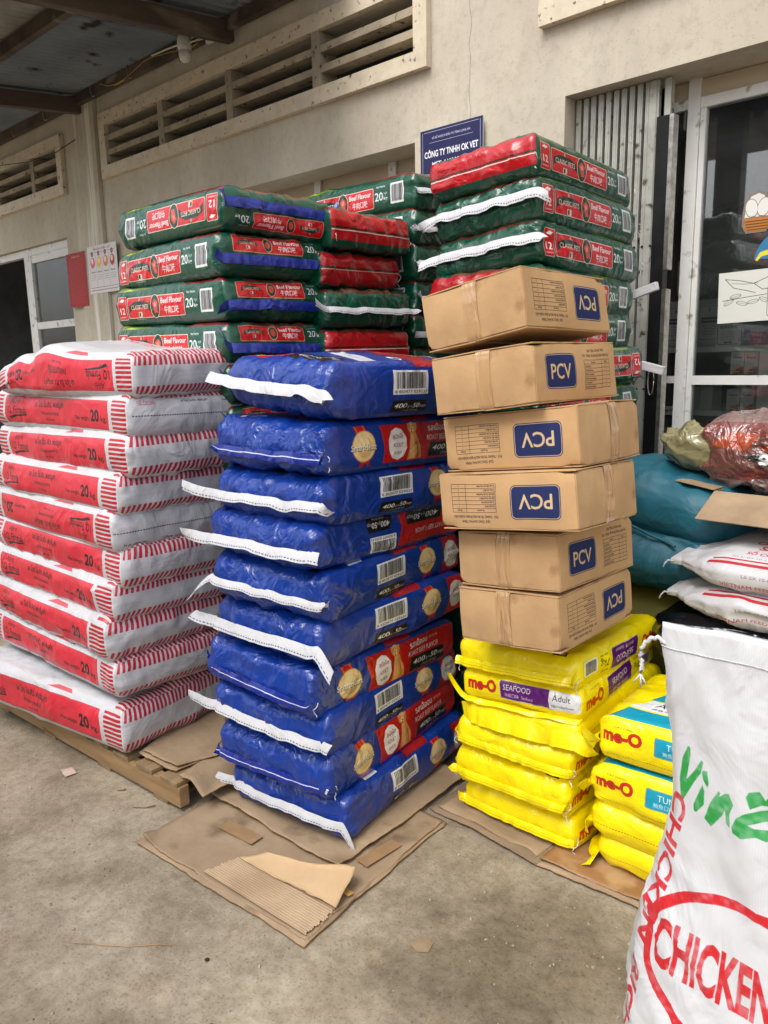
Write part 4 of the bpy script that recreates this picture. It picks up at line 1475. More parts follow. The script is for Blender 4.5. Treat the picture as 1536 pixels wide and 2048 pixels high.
for k in range(25):
    t = 2 * math.pi * k / 24
    rim_pts.append((-1.643 + .015 * math.cos(t), 3.764, 1.49 + .068 * math.sin(t)))
sub(tube('lock_rim', rim_pts, .003, M_chrome), gate)
sub(box('stile', -1.72, -1.689, 3.79, 3.83, .03, 2.885, M_gate), gate)
sub(box('stile', -1.652, -1.622, 3.80, 3.84, 2.72, 2.885, M_gate), gate)
sub(gate, bld)

# glazed shop front ----------------------------------------------------------
gd = empty('glazed_front', (-1.0, YI, 0))
bpy.context.view_layer.update()
def ga(nm, *a, mat=M_alu_w): sub(box(nm, *a, mat), gd)
ga('post', -1.592, -1.535, 3.93, 3.985, .01, 2.89)
ga('stile', -1.5335, -1.508, 3.94, 3.98, .01, 2.757)
ga('top_rail', -1.534, 1.3, 3.935, 3.985, 2.758, 2.805)
ga('fascia', -1.534, 1.3, 3.95, 3.965, 2.806, 2.888, mat=M_beige)
ga('fascia', -1.70, -1.593, 3.95, 3.965, 2.81, 2.888, mat=M_beige)
ga('side_rail', -1.70, -1.593, 3.94, 3.98, 2.765, 2.809)
ga('mid_rail', -1.507, 1.3, 3.935, 3.985, 1.468, 1.512)
ga('side_rail', -1.70, -1.593, 3.94, 3.98, 1.475, 1.51)
ga('bottom_rail', -1.507, 1.3, 3.935, 3.985, .02, .10)
ga('post', -.10, -.05, 3.93, 3.985, .101, 1.467)
for a in ((-1.507, 1.3, 1.513, 2.757), (-1.507, -.101, .101, 1.467), (-.049, 1.3, .101, 1.467), (-1.70, -1.593, 1.511, 2.764), (-1.70, -1.593, .1, 1.474)):
    sub(box('pane', a[0], a[1], 3.957, 3.963, a[2], a[3], M_glass), gd)
sub(gd, bld)

# porch roof on the left -----------------------------------------------------
rf = empty('porch_roof', (-7, 3.0, 3.9), 0, 'old corrugated porch roof on rusty beams against the plaster wall', 'roof')
bpy.context.view_layer.update()
zr = lambda y: 3.985 - .11 * (3.7 - y)
def sheet_roof(name, x0, x1, y0, y1, mat, dz=0.0):
    V, F = [], []
    n = int((x1 - x0) / .019)
    for i in range(n + 1):
        x = x0 + (x1 - x0) * i / n
        c = .010 * math.cos(x / .076 * 2 * math.pi)
        for lay in (0, 1):
            for y in (y0, (y0 + y1) / 2, y1):
                V.append((x, y, zr(y) + c + dz + lay * .0015))
    for i in range(n):
        for lay in (0, 1):
            for k in (0, 1):
                a = i * 6 + lay * 3 + k
                q = (a, a + 1, a + 7, a + 6)
                F.append(q if lay else q[::-1])
        for k in (0, 2):
            a = i * 6 + k
            F.append((a, a + 3, a + 9, a + 6))
    return sub(mesh_obj(name, V, F, mat, None, smooth=True), rf)
for k in range(7):
    sheet_roof('roof_sheet', -9.4 + k * .84 - .02, -9.4 + (k + 1) * .84 - .002, 2.62, 3.685, M_roof, .002 * (k % 2))
for k in range(7):
    sheet_roof('roof_sheet', -9.4 + k * .84 - .02, -9.4 + (k + 1) * .84 - .002, 1.95, 2.66, M_roof_l, .016 + .002 * (k % 2))
def beam(name, x, y0, y1, w=.07, h=.13):
    m = MB()
    c = [(x - w / 2, y0, zr(y0) - .03 - h), (x + w / 2, y0, zr(y0) - .03 - h), (x + w / 2, y1, zr(y1) - .03 - h), (x - w / 2, y1, zr(y1) - .03 - h),
         (x - w / 2, y0, zr(y0) - .03), (x + w / 2, y0, zr(y0) - .03), (x + w / 2, y1, zr(y1) - .03), (x - w / 2, y1, zr(y1) - .03)]
    for q in ((0, 3, 2, 1), (4, 5, 6, 7), (0, 1, 5, 4), (1, 2, 6, 5), (2, 3, 7, 6), (3, 0, 4, 7)):
        m.quad([c[k] for k in q])
    sub(m.build(name, M_beam, None, .006), rf)
for x in (-4.75, -6.93, -9.0):
    beam('beam', x, 1.93, 3.69)
for y, h in ((3.64, .075), (2.62, .075), (2.0, .07)):
    sub(box('purlin', -9.4, -3.6, y - .025, y + .025, zr(y) - .095, zr(y) - .014, M_beam), rf)
for k, x in enumerate((-8.2, -7.5, -6.6, -6.0, -5.3, -4.9)):
    pts = [(x, 3.61, zr(3.6) + .015), (x + .01, 3.60, zr(3.6) - .06), (x + .03, 3.605, zr(3.6) - .105), (x + .055, 3.61, zr(3.6) - .10)]
    sub(tube('tie_wire', pts, .003, M_gate, None, 5), rf)

# ---------------------------------------------------------------- across the yard (seen only mirrored in the glass)
sh = empty('yard_shelter', (-4, -3, 0), 0, 'dark open shelter standing across the yard, mirrored in the shop glass', 'shelter')
bpy.context.view_layer.update()
sub(box('roof', -8.5, -1.2, -6.5, -2.6, 4.95, 5.05, M_roof), sh)
eave = MB()
r9 = random.Random(4)
x = -8.5
while x < -1.2:
    d = .22 + r9.uniform(-.05, .07)
    eave.quad([(x, -3.0, 4.949), (x, -3.0, 4.949 - d - .12), (x + .12, -3.0, 4.949 - d - .14 + r9.uniform(-.04, .04)), (x + .12, -3.0, 4.949)])
    x += .12
sub(eave.build('awning_edge', M_black), sh)
for a in ((-3.99, -3.66), (-4.75, -4.16), (-2.55, -2.4)):
    sub(box('post', a[0], a[1], -3.1, -2.9, 0, 4.949, M_black), sh)
sub(box('low_wall', -8.5, -1.2, -6.5, -6.3, 0, 3.3, M_slat), sh)
for k, z in enumerate((4.02, 4.16, 4.30)):
    tag(tube('power_line', [(-20, -12, 7.2 + k * .35), (-8, -12, 7.0 + k * .35), (6, -12, 7.3 + k * .35)], .018, M_black), ('lowest', 'middle', 'highest')[k] + ' of three black power lines across the yard, mirrored in the glass', 'cable', 'power lines')

# ================================================================== WALL THINGS
def up():
    bpy.context.view_layer.update()
def panel_thing(name, x0, x1, z0, z1, y, t, img, edge, label, cat, parent_part=None, rot=0.0, rough=.4):
    cx, cz = (x0 + x1) / 2, (z0 + z1) / 2
    w, h = (x1 - x0) / 2, (z1 - z0) / 2
    m = MB()
    m.quad([(-w, -t, -h), (w, -t, -h), (w, -t, h), (-w, -t, h)], [(0, 0), (1, 0), (1, 1), (0, 1)], 0)
    for q in ([(-w, 0, -h), (-w, -t, -h), (-w, -t, h), (-w, 0, h)], [(w, -t, -h), (w, 0, -h), (w, 0, h), (w, -t, h)],
              [(-w, -t, h), (w, -t, h), (w, 0, h), (-w, 0, h)], [(-w, 0, -h), (w, 0, -h), (w, -t, -h), (-w, -t, -h)], [(w, 0, -h), (-w, 0, -h), (-w, 0, h), (w, 0, h)]):
        m.quad(q, None, 1)
    o = m.build(name, [print_mat(name + '_print', img, rough=rough, bump=None, coat=.1), edge], None)
    o.location = (cx, y, cz)
    o.rotation_euler = (0, rot, 0)
    return tag(o, label, cat)
panel_thing('company_sign', -3.029, -2.595, 2.598, 2.898, YW - .023, .008, img_sign, M_alu, 'dark blue company sign with white Vietnamese lettering fixed to the wall', 'sign')
panel_thing('notice', -7.415, -7.045, 2.19, 2.68, YW - .036, .004, img_redposter, M_alu, 'narrow dull red notice with fine print hanging beside the left window', 'poster', rough=.7)
panel_thing('poster', -7.00, -6.48, 2.285, 2.70, YW - .037, .004, img_poster, M_alu_w, 'pale poster with four pictured steps next to the red notice', 'poster', rough=.5)

camr = empty('security_camera', (-5.115, 3.55, 3.94), 0, 'small white dome security camera hanging under the porch roof edge', 'camera')
up()
M_cam = mottled('white_plastic_shell', (.84, .83, .80), (.88, .87, .84), 20, .35)
M_lens = mottled('black_lens', (.02, .02, .025), (.04, .04, .045), 20, .1)
def lathe(name, prof, mat, n=24, M=None):
    V, F = [], []
    for r_, z in prof:
        for k in range(n):
            a = 2 * math.pi * k / n
            p = Vector((r_ * math.cos(a), r_ * math.sin(a), z))
            V.append(M @ p if M is not None else p)
    for i in range(len(prof) - 1):
        for k in range(n):
            F.append((i * n + k, i * n + (k + 1) % n, (i + 1) * n + (k + 1) % n, (i + 1) * n + k))
    F.append(tuple(range(n))[::-1])
    F.append(tuple((len(prof) - 1) * n + k for k in range(n)))
    return mesh_obj(name, V, F, mat, None, smooth=True)
MC = Matrix.Translation((-5.115, 3.55, 0))
sub(lathe('mount', [(.03, 3.835), (.047, 3.84), (.050, 3.86), (.050, 3.905), (.045, 3.925), (.02, 3.93)], M_cam, M=MC), camr)
MH = Matrix.Translation((-5.110, 3.545, 3.800)) @ Euler((rad(100), 0, rad(-52))).to_matrix().to_4x4()
sph = [(.046 * math.sin(math.pi * k / 12) + .0005, -.046 * math.cos(math.pi * k / 12)) for k in range(0, 11)]
sub(lathe('head', sph, M_cam, M=MH), camr)
sub(lathe('lens', [(.004, .0405), (.030, .0405), (.033, .041), (.028, .0425), (.010, .0435), (.002, .0436)], M_lens, M=MH), camr)
sub(tube('bracket', [(-5.07, 3.55, 3.87), (-5.0, 3.58, 3.885), (-4.94, 3.66, 3.90)], .006, M_cam), camr)
M_ycab = mottled('yellow_cable', (.72, .60, .28), (.78, .66, .34), 30, .5)
tag(tube('cable', [(-6.456, 3.62, 3.947), (-6.33, 3.62, 3.90), (-6.203, 3.62, 3.885), (-6.08, 3.62, 3.888), (-5.965, 3.62, 3.905), (-5.75, 3.62, 3.946), (-5.643, 3.62, 3.943), (-5.404, 3.62, 3.916), (-5.2, 3.62, 3.88), (-5.08, 3.62, 3.885), (-4.95, 3.62, 3.902), (-4.82, 3.62, 3.874), (-4.795, 3.62, 3.93), (-4.80, 3.62, 3.98)], .0065, M_ycab, n=6), 'thin yellow cable looping along the top of the wall past the camera', 'cable')
tag(tube('cable', [(-5.62, 3.60, 3.945), (-5.4, 3.59, 3.93), (-5.15, 3.585, 3.91), (-4.95, 3.60, 3.935), (-4.86, 3.62, 3.955), (-4.8, 3.64, 3.97)], .006, M_cam, n=6), 'thin white cable running beside the dome camera to its bracket', 'cable')
cc = MB()
cc.box(-4.93, -4.80, 3.60, 3.63, 3.845, 3.875)
tag(cc.build('cable_connector', M_cam, None, .006), 'small pale cable connector block hanging at the beam end', 'connector')
tag(tube('wire', [(-6.92, 3.60, 3.60), (-7.3, 3.6, 3.565), (-7.9, 3.61, 3.59), (-8.6, 3.62, 3.68), (-9.3, 3.63, 3.75)], .004, M_black, n=5), 'thin dark wire sagging across the wall above the left vent', 'wire')

# ================================================================== BEHIND THE GLASS
shf = empty('display_shelf', (-1.0, 4.4, 0), 0, 'pale display shelf of several boards standing just behind the shop glass', 'shelf')
up()
for z in (1.63, 1.29, .95, .62):
    sub(box('shelf_board', -2.2, 1.2, 4.28, 4.62, z, z + .028, M_alu_w), shf)
for x in (-1.27, -.30, .65):
    sub(box('upright', x - .03, x + .03, 4.285, 4.325, .02, 1.629, M_alu_w), shf)
M_jug = mottled('cloudy_white_plastic', (.62, .62, .60), (.70, .70, .68), 4, .4)
A = Art(.20, .26, (.70, .70, .69), 700)
A.rrect(.01, .01, .19, .25, .02, (.25, .27, .30)); A.rrect(.013, .013, .187, .247, .018, (.72, .72, .71))
A.text('P', .10, .22, .025, (.2, .2, .25), bold=.03)
A.rect(.03, .13, .17, .17, (.15, .15, .2)); A.text('THUỐC SÁT TRÙNG', .10, .15, .014, WHITE, w=.12, bold=.02)
for k in range(4): A.text('dùng cho chuồng trại', .10, .11 - k * .02, .010, (.35, .35, .4), w=.11)
M_jugl = print_mat('jug_label', A.image('print_jug'), rough=.5, bump=None)
def jug(x, y, z, w, d, h, label):
    j = empty('plastic_jug', (x, y, z), 0, label, 'jug', 'plastic jugs behind the shop glass')
    up()
    m = MB(); m.box(x - w / 2, x + w / 2, y - d / 2, y + d / 2, z, z + h)
    sub(m.build('body', M_jug, None, .022, True), j)
    m = MB(); m.quad([(x - w * .40, y - d / 2 - .002, z + .03), (x + w * .40, y - d / 2 - .002, z + .03), (x + w * .40, y - d / 2 - .002, z + h - .03), (x - w * .40, y - d / 2 - .002, z + h - .03)], [(0, 0), (1, 0), (1, 1), (0, 1)])
    sub(m.build('label', M_jugl), j)
    sub(lathe('cap', [(.022, z + h), (.024, z + h + .003), (.024, z + h + .028), (.02, z + h + .03)], M_jug, M=Matrix.Translation((x + w * .2, y, 0))), j)
jug(-1.585, 4.42, 1.659, .15, .15, .25, 'white jug behind the door post, nearest to the bird sheet')
jug(-1.765, 4.42, 1.659, .15, .15, .25, 'white jug seen left of the aluminium post in the gap')
jug(-1.75, 4.50, 1.94, .13, .13, .20, 'white jug standing on top of the others in the dark gap')
def carton_small(name, x0, x1, z0, z1, col, label, cat, art=None, y0=4.30, d=.14, group=None):
    m = MB()
    m.box(x0, x1, y0, y0 + d, z0, z1)
    front = 2
    mats = [mottled(name + '_card', tuple(c * .95 for c in col), col, 10, .6)]
    if art is not None:
        mats.append(print_mat(name + '_print', art, rough=.5, bump=None))
        m.mi[2] = 1
    o = m.build(name, mats)
    bm = bmesh.new(); bm.from_mesh(o.data); bmesh.ops.remove_doubles(bm, verts=bm.verts, dist=1e-6); bm.to_mesh(o.data); bm.free()
    return tag(o, label, cat, group)
A = Art(.12, .13, (.80, .80, .80), 900)
A.rrect(.006, .006, .114, .124, .01, (.2, .22, .28)); A.rrect(.009, .009, .111, .121, .008, (.82, .82, .82))
A.text('GLUCO K+C', .06, .090, .013, (.15, .15, .2), w=.085, bold=.03)
for k in range(4): A.text('bổ sung vitamin', .06, .066 - k * .012, .006, (.4, .4, .42), w=.06)
A.barcode(.035, .010, .085, .022)
carton_small('white_box', -1.53, -1.405, 1.659, 1.80, (.80, .80, .80), 'white labelled box on the shelf below the bird sheet', 'box', A.image('print_white_box'))
carton_small('blue_box', -1.40, -1.10, 1.659, 1.80, (.08, .16, .45), 'blue box on the shelf right of the white labelled box', 'box')
def med(bot):
    A = Art(.065, .12, (.82, .80, .78), 1000)
    A.text('ET', .018, .100, .008, (.5, .2, .2), w=.014)
    A.text('Multivit', .032, .088, .009, (.4, .1, .12), w=.045, bold=.03)
    for k in range(3): A.text('for injection', .032, .070 - k * .010, .005, (.4, .4, .42), w=.04)
    if bot:
        A.ellipse(.065, .0, .058, .048, (.86, .70, .35)); A.ellipse(.067, -.004, .050, .042, (.62, .16, .10)); A.rect(.012, .010, .044, .014, (.85, .82, .8))
    return A.image('print_medicine_box')
im1 = med(True)
lab = [('upper left white medicine box of the four above the door rail', -1.445, 1.512), ('upper right white medicine box of the four above the door rail', -1.375, 1.512),
       ('left white medicine box with a red arc just below the door rail', -1.455, 1.319), ('right white medicine box with a red arc just below the door rail', -1.385, 1.319)]
for l, x, z in lab:
    carton_small('medicine_box', x, x + .065, z, z + .115, (.82, .80, .78), l, 'box', im1, group='medicine boxes behind the glass')
carton_small('grey_box', -1.66, -1.60, 1.319, 1.44, (.62, .62, .62), 'plain pale box below the door rail next to the post', 'box')
carton_small('grey_box', -1.595, -1.53, 1.319, 1.45, (.70, .70, .70), 'plain white box with fine print beside the pale one under the rail', 'box')
A = Art(.085, .125, (.10, .24, .46), 900)
A.poly([(0, .125), (.085, .125), (.085, .10), (.06, .118), (.025, .118), (0, .10)], (.65, .12, .12))
A.poly([(.012, .085), (.0425, .108), (.073, .085), (.073, .05), (.0425, .028), (.012, .05)], (.85, .85, .86))
A.text('VET', .0425, .078, .010, (.2, .2, .3), w=.04, bold=.02); A.text('• • •', .0425, .052, .012, (.1, .1, .3), w=.03)
im2 = A.image('print_hexagon_box')
carton_small('blue_medicine_box', -1.645, -1.56, .979, 1.245, (.10, .24, .46), 'blue box with a white hexagon, left of the pair on the low shelf', 'box', im2, group='hexagon boxes')
carton_small('blue_medicine_box', -1.553, -1.468, .979, 1.245, (.10, .24, .46), 'blue box with a white hexagon, right of the pair on the low shelf', 'box', im2, group='hexagon boxes')
carton_small('grey_box', -1.80, -1.70, .979, 1.22, (.45, .45, .48), 'dim grey box low in the gap beside the gate', 'box')
M_refl = print_mat('dark_reflection_plastic', None, color=(.05, .05, .055), rough=.3, coat=.5, bump=(8, .8, .03))  # dark forms added in place of the green stack's reflection in the pane
for (c, d, s, l) in (((-1.50, 4.50, 2.30), (.40, .28, .18), 31, 'topmost black sack shape behind the glass, standing in for mirrored bags'), ((-1.46, 4.50, 2.13), (.42, .3, .19), 32, 'middle black sack shape behind the glass, standing in for mirrored bags'), ((-1.40, 4.52, 1.97), (.46, .3, .17), 33, 'lowest black sack shape above the bird sheet, standing in for mirrored bags')):
    o, E = bag_mesh('reflected_bag_form', d, {}, M_refl, r=(.09, .08, .08), seed=s, n=(26, 18, 12), lump=.02, crease=.012)
    place(o, c, (rng.uniform(-10, 10), rng.uniform(-4, 4), 0))
    tag(o, l, 'sack', 'black reflection shapes behind the glass')
sub_sup = box('crate', -1.75, -1.15, 4.40, 4.62, 1.80, 1.90, M_black)
tag(sub_sup, 'low black crate carrying the mirrored bag shapes behind the glass', 'crate')
panel_thing('bird_sheet', -1.405, -.985, 1.765, 2.00, 3.953, .003, img_bird, M_alu_w, 'grey paper sheet with a line drawn bird taped inside the glass', 'sheet', rot=rad(-1.5), rough=.8)
# a basket sticker on the glass
bs = empty('basket_sticker', (-1.25, 3.952, 2.27), 0, 'cartoon sticker of a wicker basket with a white bundle on the glass', 'sticker')
up()
def cutout(nm, pts, col, y):
    V = [(x, y, z) for x, z in pts] + [(x, y + .0006, z) for x, z in pts]
    n = len(pts)
    F = [tuple(range(n)), tuple(range(2 * n - 1, n - 1, -1))] + [(i, i + n, (i + 1) % n + n, (i + 1) % n) for i in range(n)]
    return sub(mesh_obj(nm, V, F, mottled('sticker_' + nm, tuple(c * .97 for c in col), col, 40, .5)), bs)
cutout('outline', [(-1.318, 2.20), (-1.300, 2.165), (-1.21, 2.165), (-1.186, 2.20), (-1.180, 2.25), (-1.20, 2.29), (-1.215, 2.335), (-1.25, 2.35), (-1.29, 2.34), (-1.312, 2.30), (-1.318, 2.26)], (.50, .46, .42), 3.9530)
cutout('bundle', [(-1.308, 2.235), (-1.19, 2.235), (-1.195, 2.265), (-1.215, 2.285), (-1.225, 2.325), (-1.25, 2.338), (-1.282, 2.328), (-1.302, 2.295)], (.84, .83, .82), 3.9522)
cutout('basket', [(-1.312, 2.232), (-1.186, 2.232), (-1.194, 2.20), (-1.213, 2.172), (-1.296, 2.172), (-1.308, 2.198)], (.70, .45, .20), 3.9522)
for k in range(4):
    cutout('weave', [(-1.306 + k * .004, 2.219 - k * .0125), (-1.192 - k * .004, 2.219 - k * .0125), (-1.192 - k * .004, 2.215 - k * .0125), (-1.306 + k * .004, 2.215 - k * .0125)], (.38, .22, .10), 3.9514)
for cx_, cz_, r_ in ((-1.278, 2.275, .2), (-1.225, 2.275, -.2)):
    pts = [(cx_ + .026 * math.cos(t) * math.cos(r_) - .040 * math.sin(t) * math.sin(r_), cz_ + .026 * math.cos(t) * math.sin(r_) + .040 * math.sin(t) * math.cos(r_)) for t in np.linspace(0, 2 * math.pi, 16, endpoint=False)]
    cutout('egg_edge', [(cx_ + (x - cx_) * 1.1, cz_ + (z - cz_) * 1.1) for x, z in pts if z > 2.236], (.55, .48, .42), 3.9514)
    cutout('egg', [(x, z) for x, z in pts if z > 2.236], (.86, .85, .83), 3.9506)
bt = empty('blue_sticker', (-1.19, 3.952, 2.1), 0, 'blue and yellow curved sticker on the glass under the basket one', 'sticker')
up()
bs = bt
cutout('blue_patch', [(-1.255, 2.045), (-1.240, 2.095), (-1.215, 2.13), (-1.17, 2.16), (-1.08, 2.17), (-1.08, 2.04)], (.22, .45, .62), 3.9528)
cutout('yellow_patch', [(-1.248, 2.042), (-1.228, 2.075), (-1.19, 2.085), (-1.19, 2.062), (-1.222, 2.055), (-1.238, 2.036)], (.86, .80, .25), 3.9520)

# ================================================================== PALLET AND CARDBOARD
M_wood = mottled('pallet_pine', (.52, .42, .29), (.66, .54, .39), 3.2, .8, .25, 40, c3=(.40, .32, .22), s3=4, stretch=(.7, 6, 6))
M_wood2 = mottled('pallet_pine_cross', (.46, .38, .28), (.60, .50, .37), 3.2, .8, .25, 40, stretch=(6, .7, 6))
pal = empty('pallet', (-2.302, 1.376, 0), rad(2.9), 'weathered pine pallet under the red and white feed bag stack', 'pallet')
def pbox(nm, *a, mat=M_wood):
    o = box(nm, *a, mat, None, .003)
    o.parent = pal
    return o
for y0 in (.0, .29, .575):
    pbox('stringer', -1.72, 0, y0, y0 + .042, .019, .098)
for k, x in enumerate((-.11, -.265, -.42, -.575, -.73, -.885, -1.04, -1.195, -1.35, -1.505, -1.66)):
    pbox('deck_board', x + rng.uniform(-.006, .006), x + .10, -.004 + rng.uniform(-.004, .004), .62, .0985, .116, mat=M_wood2)
for x in (-.13, -.52, -.96, -1.40, -1.70):
    pbox('bottom_board', x - .05, x + .045, .003, .615, .001, .0185, mat=M_wood2)

def sheet(name, corners, z, label=None, cat='cardboard', mat=None, thick=.004, seed=0, wob=.004, jit=.006, n=26, curl=None, group=None, parent=None):
    a, b, c, d = [Vector(p) for p in corners]     # a-b front edge, d-c back edge
    V, F = [], []
    U = np.linspace(0, 1, n + 1)
    P = []
    for i, u in enumerate(U):
        for j, v in enumerate(U):
            p = a * (1 - u) * (1 - v) + b * u * (1 - v) + c * u * v + d * (1 - u) * v
            P.append((p.x, p.y, u, v))
    P = np.array(P)
    e = np.minimum(np.minimum(P[:, 2], 1 - P[:, 2]), np.minimum(P[:, 3], 1 - P[:, 3]))
    q = np.stack([P[:, 0] * 14 + seed * 7, P[:, 1] * 14, np.full(len(P), seed * 1.3)], 1)
    jx = vnoise(q, seed) + .5 * vnoise(q * 3, seed + 1)
    jy = vnoise(q + 9, seed + 2) + .5 * vnoise(q * 3 + 5, seed + 3)
    k = (e < .012)
    X = P[:, 0] + np.where(k, jx * jit, 0)
    Y = P[:, 1] + np.where(k, jy * jit, 0)
    Z = z + wob * (.5 + .5 * vnoise(q * .4, seed + 4)) * (1 + 1.5 * sstep(.12, 0, e))
    if curl is not None:
        Z = Z + curl(P[:, 2], P[:, 3])
    m = n + 1
    for lay in (0, 1):
        for t in range(len(X)):
            V.append((X[t], Y[t], Z[t] + (thick if lay == 0 else 0)))
    off = m * m
    for i in range(n):
        for j in range(n):
            s = i * m + j
            F.append((s, s + m, s + m + 1, s + 1))
            F.append((off + s, off + s + 1, off + s + m + 1, off + s + m))
    rim = [(0, j) for j in range(m)] + [(i, n) for i in range(1, m)] + [(n, j) for j in range(n - 1, -1, -1)] + [(i, 0) for i in range(n - 1, 0, -1)]
    nf = len(F)
    for (i1, j1), (i2, j2) in zip(rim, rim[1:] + rim[:1]):
        s1, s2 = i1 * m + j1, i2 * m + j2
        F.append((s1, s2, off + s2, off + s1))
    mi = [0] * nf + [1] * (len(F) - nf)
    o = mesh_obj(name, V, F, [mat or M_kraft_d, M_kraft_e], None, smooth=True, fmat=mi)
    if parent is not None:
        return sub(o, parent)
    return tag(o, label, cat, group)
V3 = lambda x, y: (x, y, 0)
sheet('cardboard_sheet', [V3(-2.26, 1.168), V3(-1.462, 1.222), V3(-1.525, 1.955), V3(-2.31, 1.93)], .002, 'lowest large flattened carton on the concrete in front of the blue bags', seed=1, group='flattened cartons')
sheet('cardboard_sheet', [V3(-2.245, 1.185), V3(-1.472, 1.240), V3(-1.535, 1.945), V3(-2.30, 1.92)], .009, 'second worn flattened carton lying just above the lowest one', seed=2, group='flattened cartons', wob=.002, n=64, curl=lambda u, v: .0045 * np.exp(-((u - .36 - .02 * v) / .014) ** 2) + .022 * sstep(.10, 0, u + .8 * v) - .002 * sstep(.36, .42, u), mat=mottled('trodden_card', (.53, .45, .365), (.64, .555, .45), 3, .9, .3, 40, c3=(.43, .36, .29), s3=4, spec=.15))
sheet('cardboard_sheet', [V3(-2.325, 1.495), V3(-1.615, 1.508), V3(-1.645, 2.24), V3(-2.33, 2.25)], .019, 'upper flattened carton directly beneath the lowest blue bag', seed=3, group='flattened cartons', n=64, curl=lambda u, v: .010 * sstep(.25, 0, v) * sstep(.6, .1, u) + .010 * sstep(.12, 0, (1 - u) + v) + .003 * np.exp(-((v - .22) / .016) ** 2))
sheet('cardboard_sheet', [V3(-2.30, 1.53), V3(-1.66, 1.535), V3(-1.68, 2.2), V3(-2.3, 2.2)], .014, 'middle flattened carton sandwiched under the blue bag stack', seed=4, group='flattened cartons')
# torn corner: bared flutes and the peeled liner
fl = MB()
a, b, c, d = Vector((-1.935, 1.222, 0)), Vector((-1.480, 1.248, 0)), Vector((-1.492, 1.385, 0)), Vector((-1.905, 1.352, 0))
NV, NU = 90, 14
pv = []
for j in range(NV + 1):
    for i in range(NU + 1):
        u, v = i / NU, j / NV
        p = a * (1 - u) * (1 - v) + b * u * (1 - v) + c * u * v + d * (1 - u) * v
        ed = min(u, 1 - u)
        jj = .006 * vnoise(np.array([[u * 3, v * 17, 2.2]]), 3)[0] * (1 if ed < .01 else 0)
        pv.append((p.x + jj, p.y, .0200 + .0018 * math.sin(v * 2 * math.pi * 15)))
fq = [(j * (NU + 1) + i, j * (NU + 1) + i + 1, (j + 1) * (NU + 1) + i + 1, (j + 1) * (NU + 1) + i) for j in range(NV) for i in range(NU)]
tag(mesh_obj('torn_cardboard', pv, fq, mottled('bare_flutes', (.62, .53, .43), (.70, .61, .50), 6, .95, spec=.1), None, smooth=True), 'torn patch of cardboard with its ribbed flutes bared', 'cardboard')
sheet('cardboard_flap', [V3(-1.900, 1.335), V3(-1.476, 1.362), V3(-1.530, 1.505), V3(-1.835, 1.405)], .0235, 'pale peeled paper flap curling up beside the bared flutes', mat=mottled('fresh_kraft', (.74, .625, .48), (.79, .675, .53), 5, .85, .1, 60, spec=.15), thick=.0012, seed=5, jit=.008, wob=.003, curl=lambda u, v: .030 * sstep(.5, 1, u) * (.3 + .7 * v) + .012 * v * v)
def tape_patch(x0, y0, x1, y1, z, rz, mat, label):
    m = MB(); m.box(-x1 / 2, x1 / 2, -y1 / 2, y1 / 2, 0, .0008)
    o = m.build('tape_strip', mat)
    o.location = (x0, y0, z); o.rotation_euler = (0, 0, rz)
    return tag(o, label, 'tape')
tape_patch(-2.02, 1.43, .17, .055, .0195, rad(5), M_browntape, 'brown tape strip on the flattened carton left of the peeled flap')
tape_patch(-1.575, 1.66, .05, .16, .0195, rad(-4), M_browntape, 'brown tape strip on the flattened carton right of the blue bags')
M_yt = mottled('yellowed_tape', (.66, .52, .27), (.72, .58, .33), 20, .4)
tape_patch(-1.575, 1.452, .16, .022, .0255, rad(-4), M_yt, 'narrow yellowed tape strip near the right corner of the carton')
# cards over the pallet
sheet('cardboard_sheet', [V3(-2.60, 1.39), V3(-2.37, 1.405), V3(-2.37, 2.02), V3(-2.9, 2.0)], .1205, 'lower flattened carton on the pallet beside the striped bag end', seed=6, group='cartons on the pallet')
sheet('cardboard_sheet', [V3(-2.595, 1.405), V3(-2.385, 1.425), V3(-2.33, 1.62), V3(-2.87, 1.98)], .1285, 'top flattened carton on the pallet beside the striped bag end', seed=7, group='cartons on the pallet', curl=lambda u, v: .008 * u * sstep(.4, 0, v))
bent = sheet('cardboard_sheet', [V3(-2.335, 1.40), V3(-2.215, 1.415), V3(-2.245, 1.95), V3(-2.45, 1.95)], .119, 'bent carton flap drooping over the right edge of the pallet', seed=8, group='cartons on the pallet', curl=lambda u, v: -.050 * sstep(.45, 1, u))
sheet('cardboard_sheet', [V3(-3.78, 1.285), V3(-3.50, 1.295), V3(-3.50, 1.7), V3(-3.78, 1.7)], .1185, 'cardboard corner drooping under the bags at the left frame edge', seed=9, group='cartons on the pallet', curl=lambda u, v: -.02 * sstep(.3, 0, v))
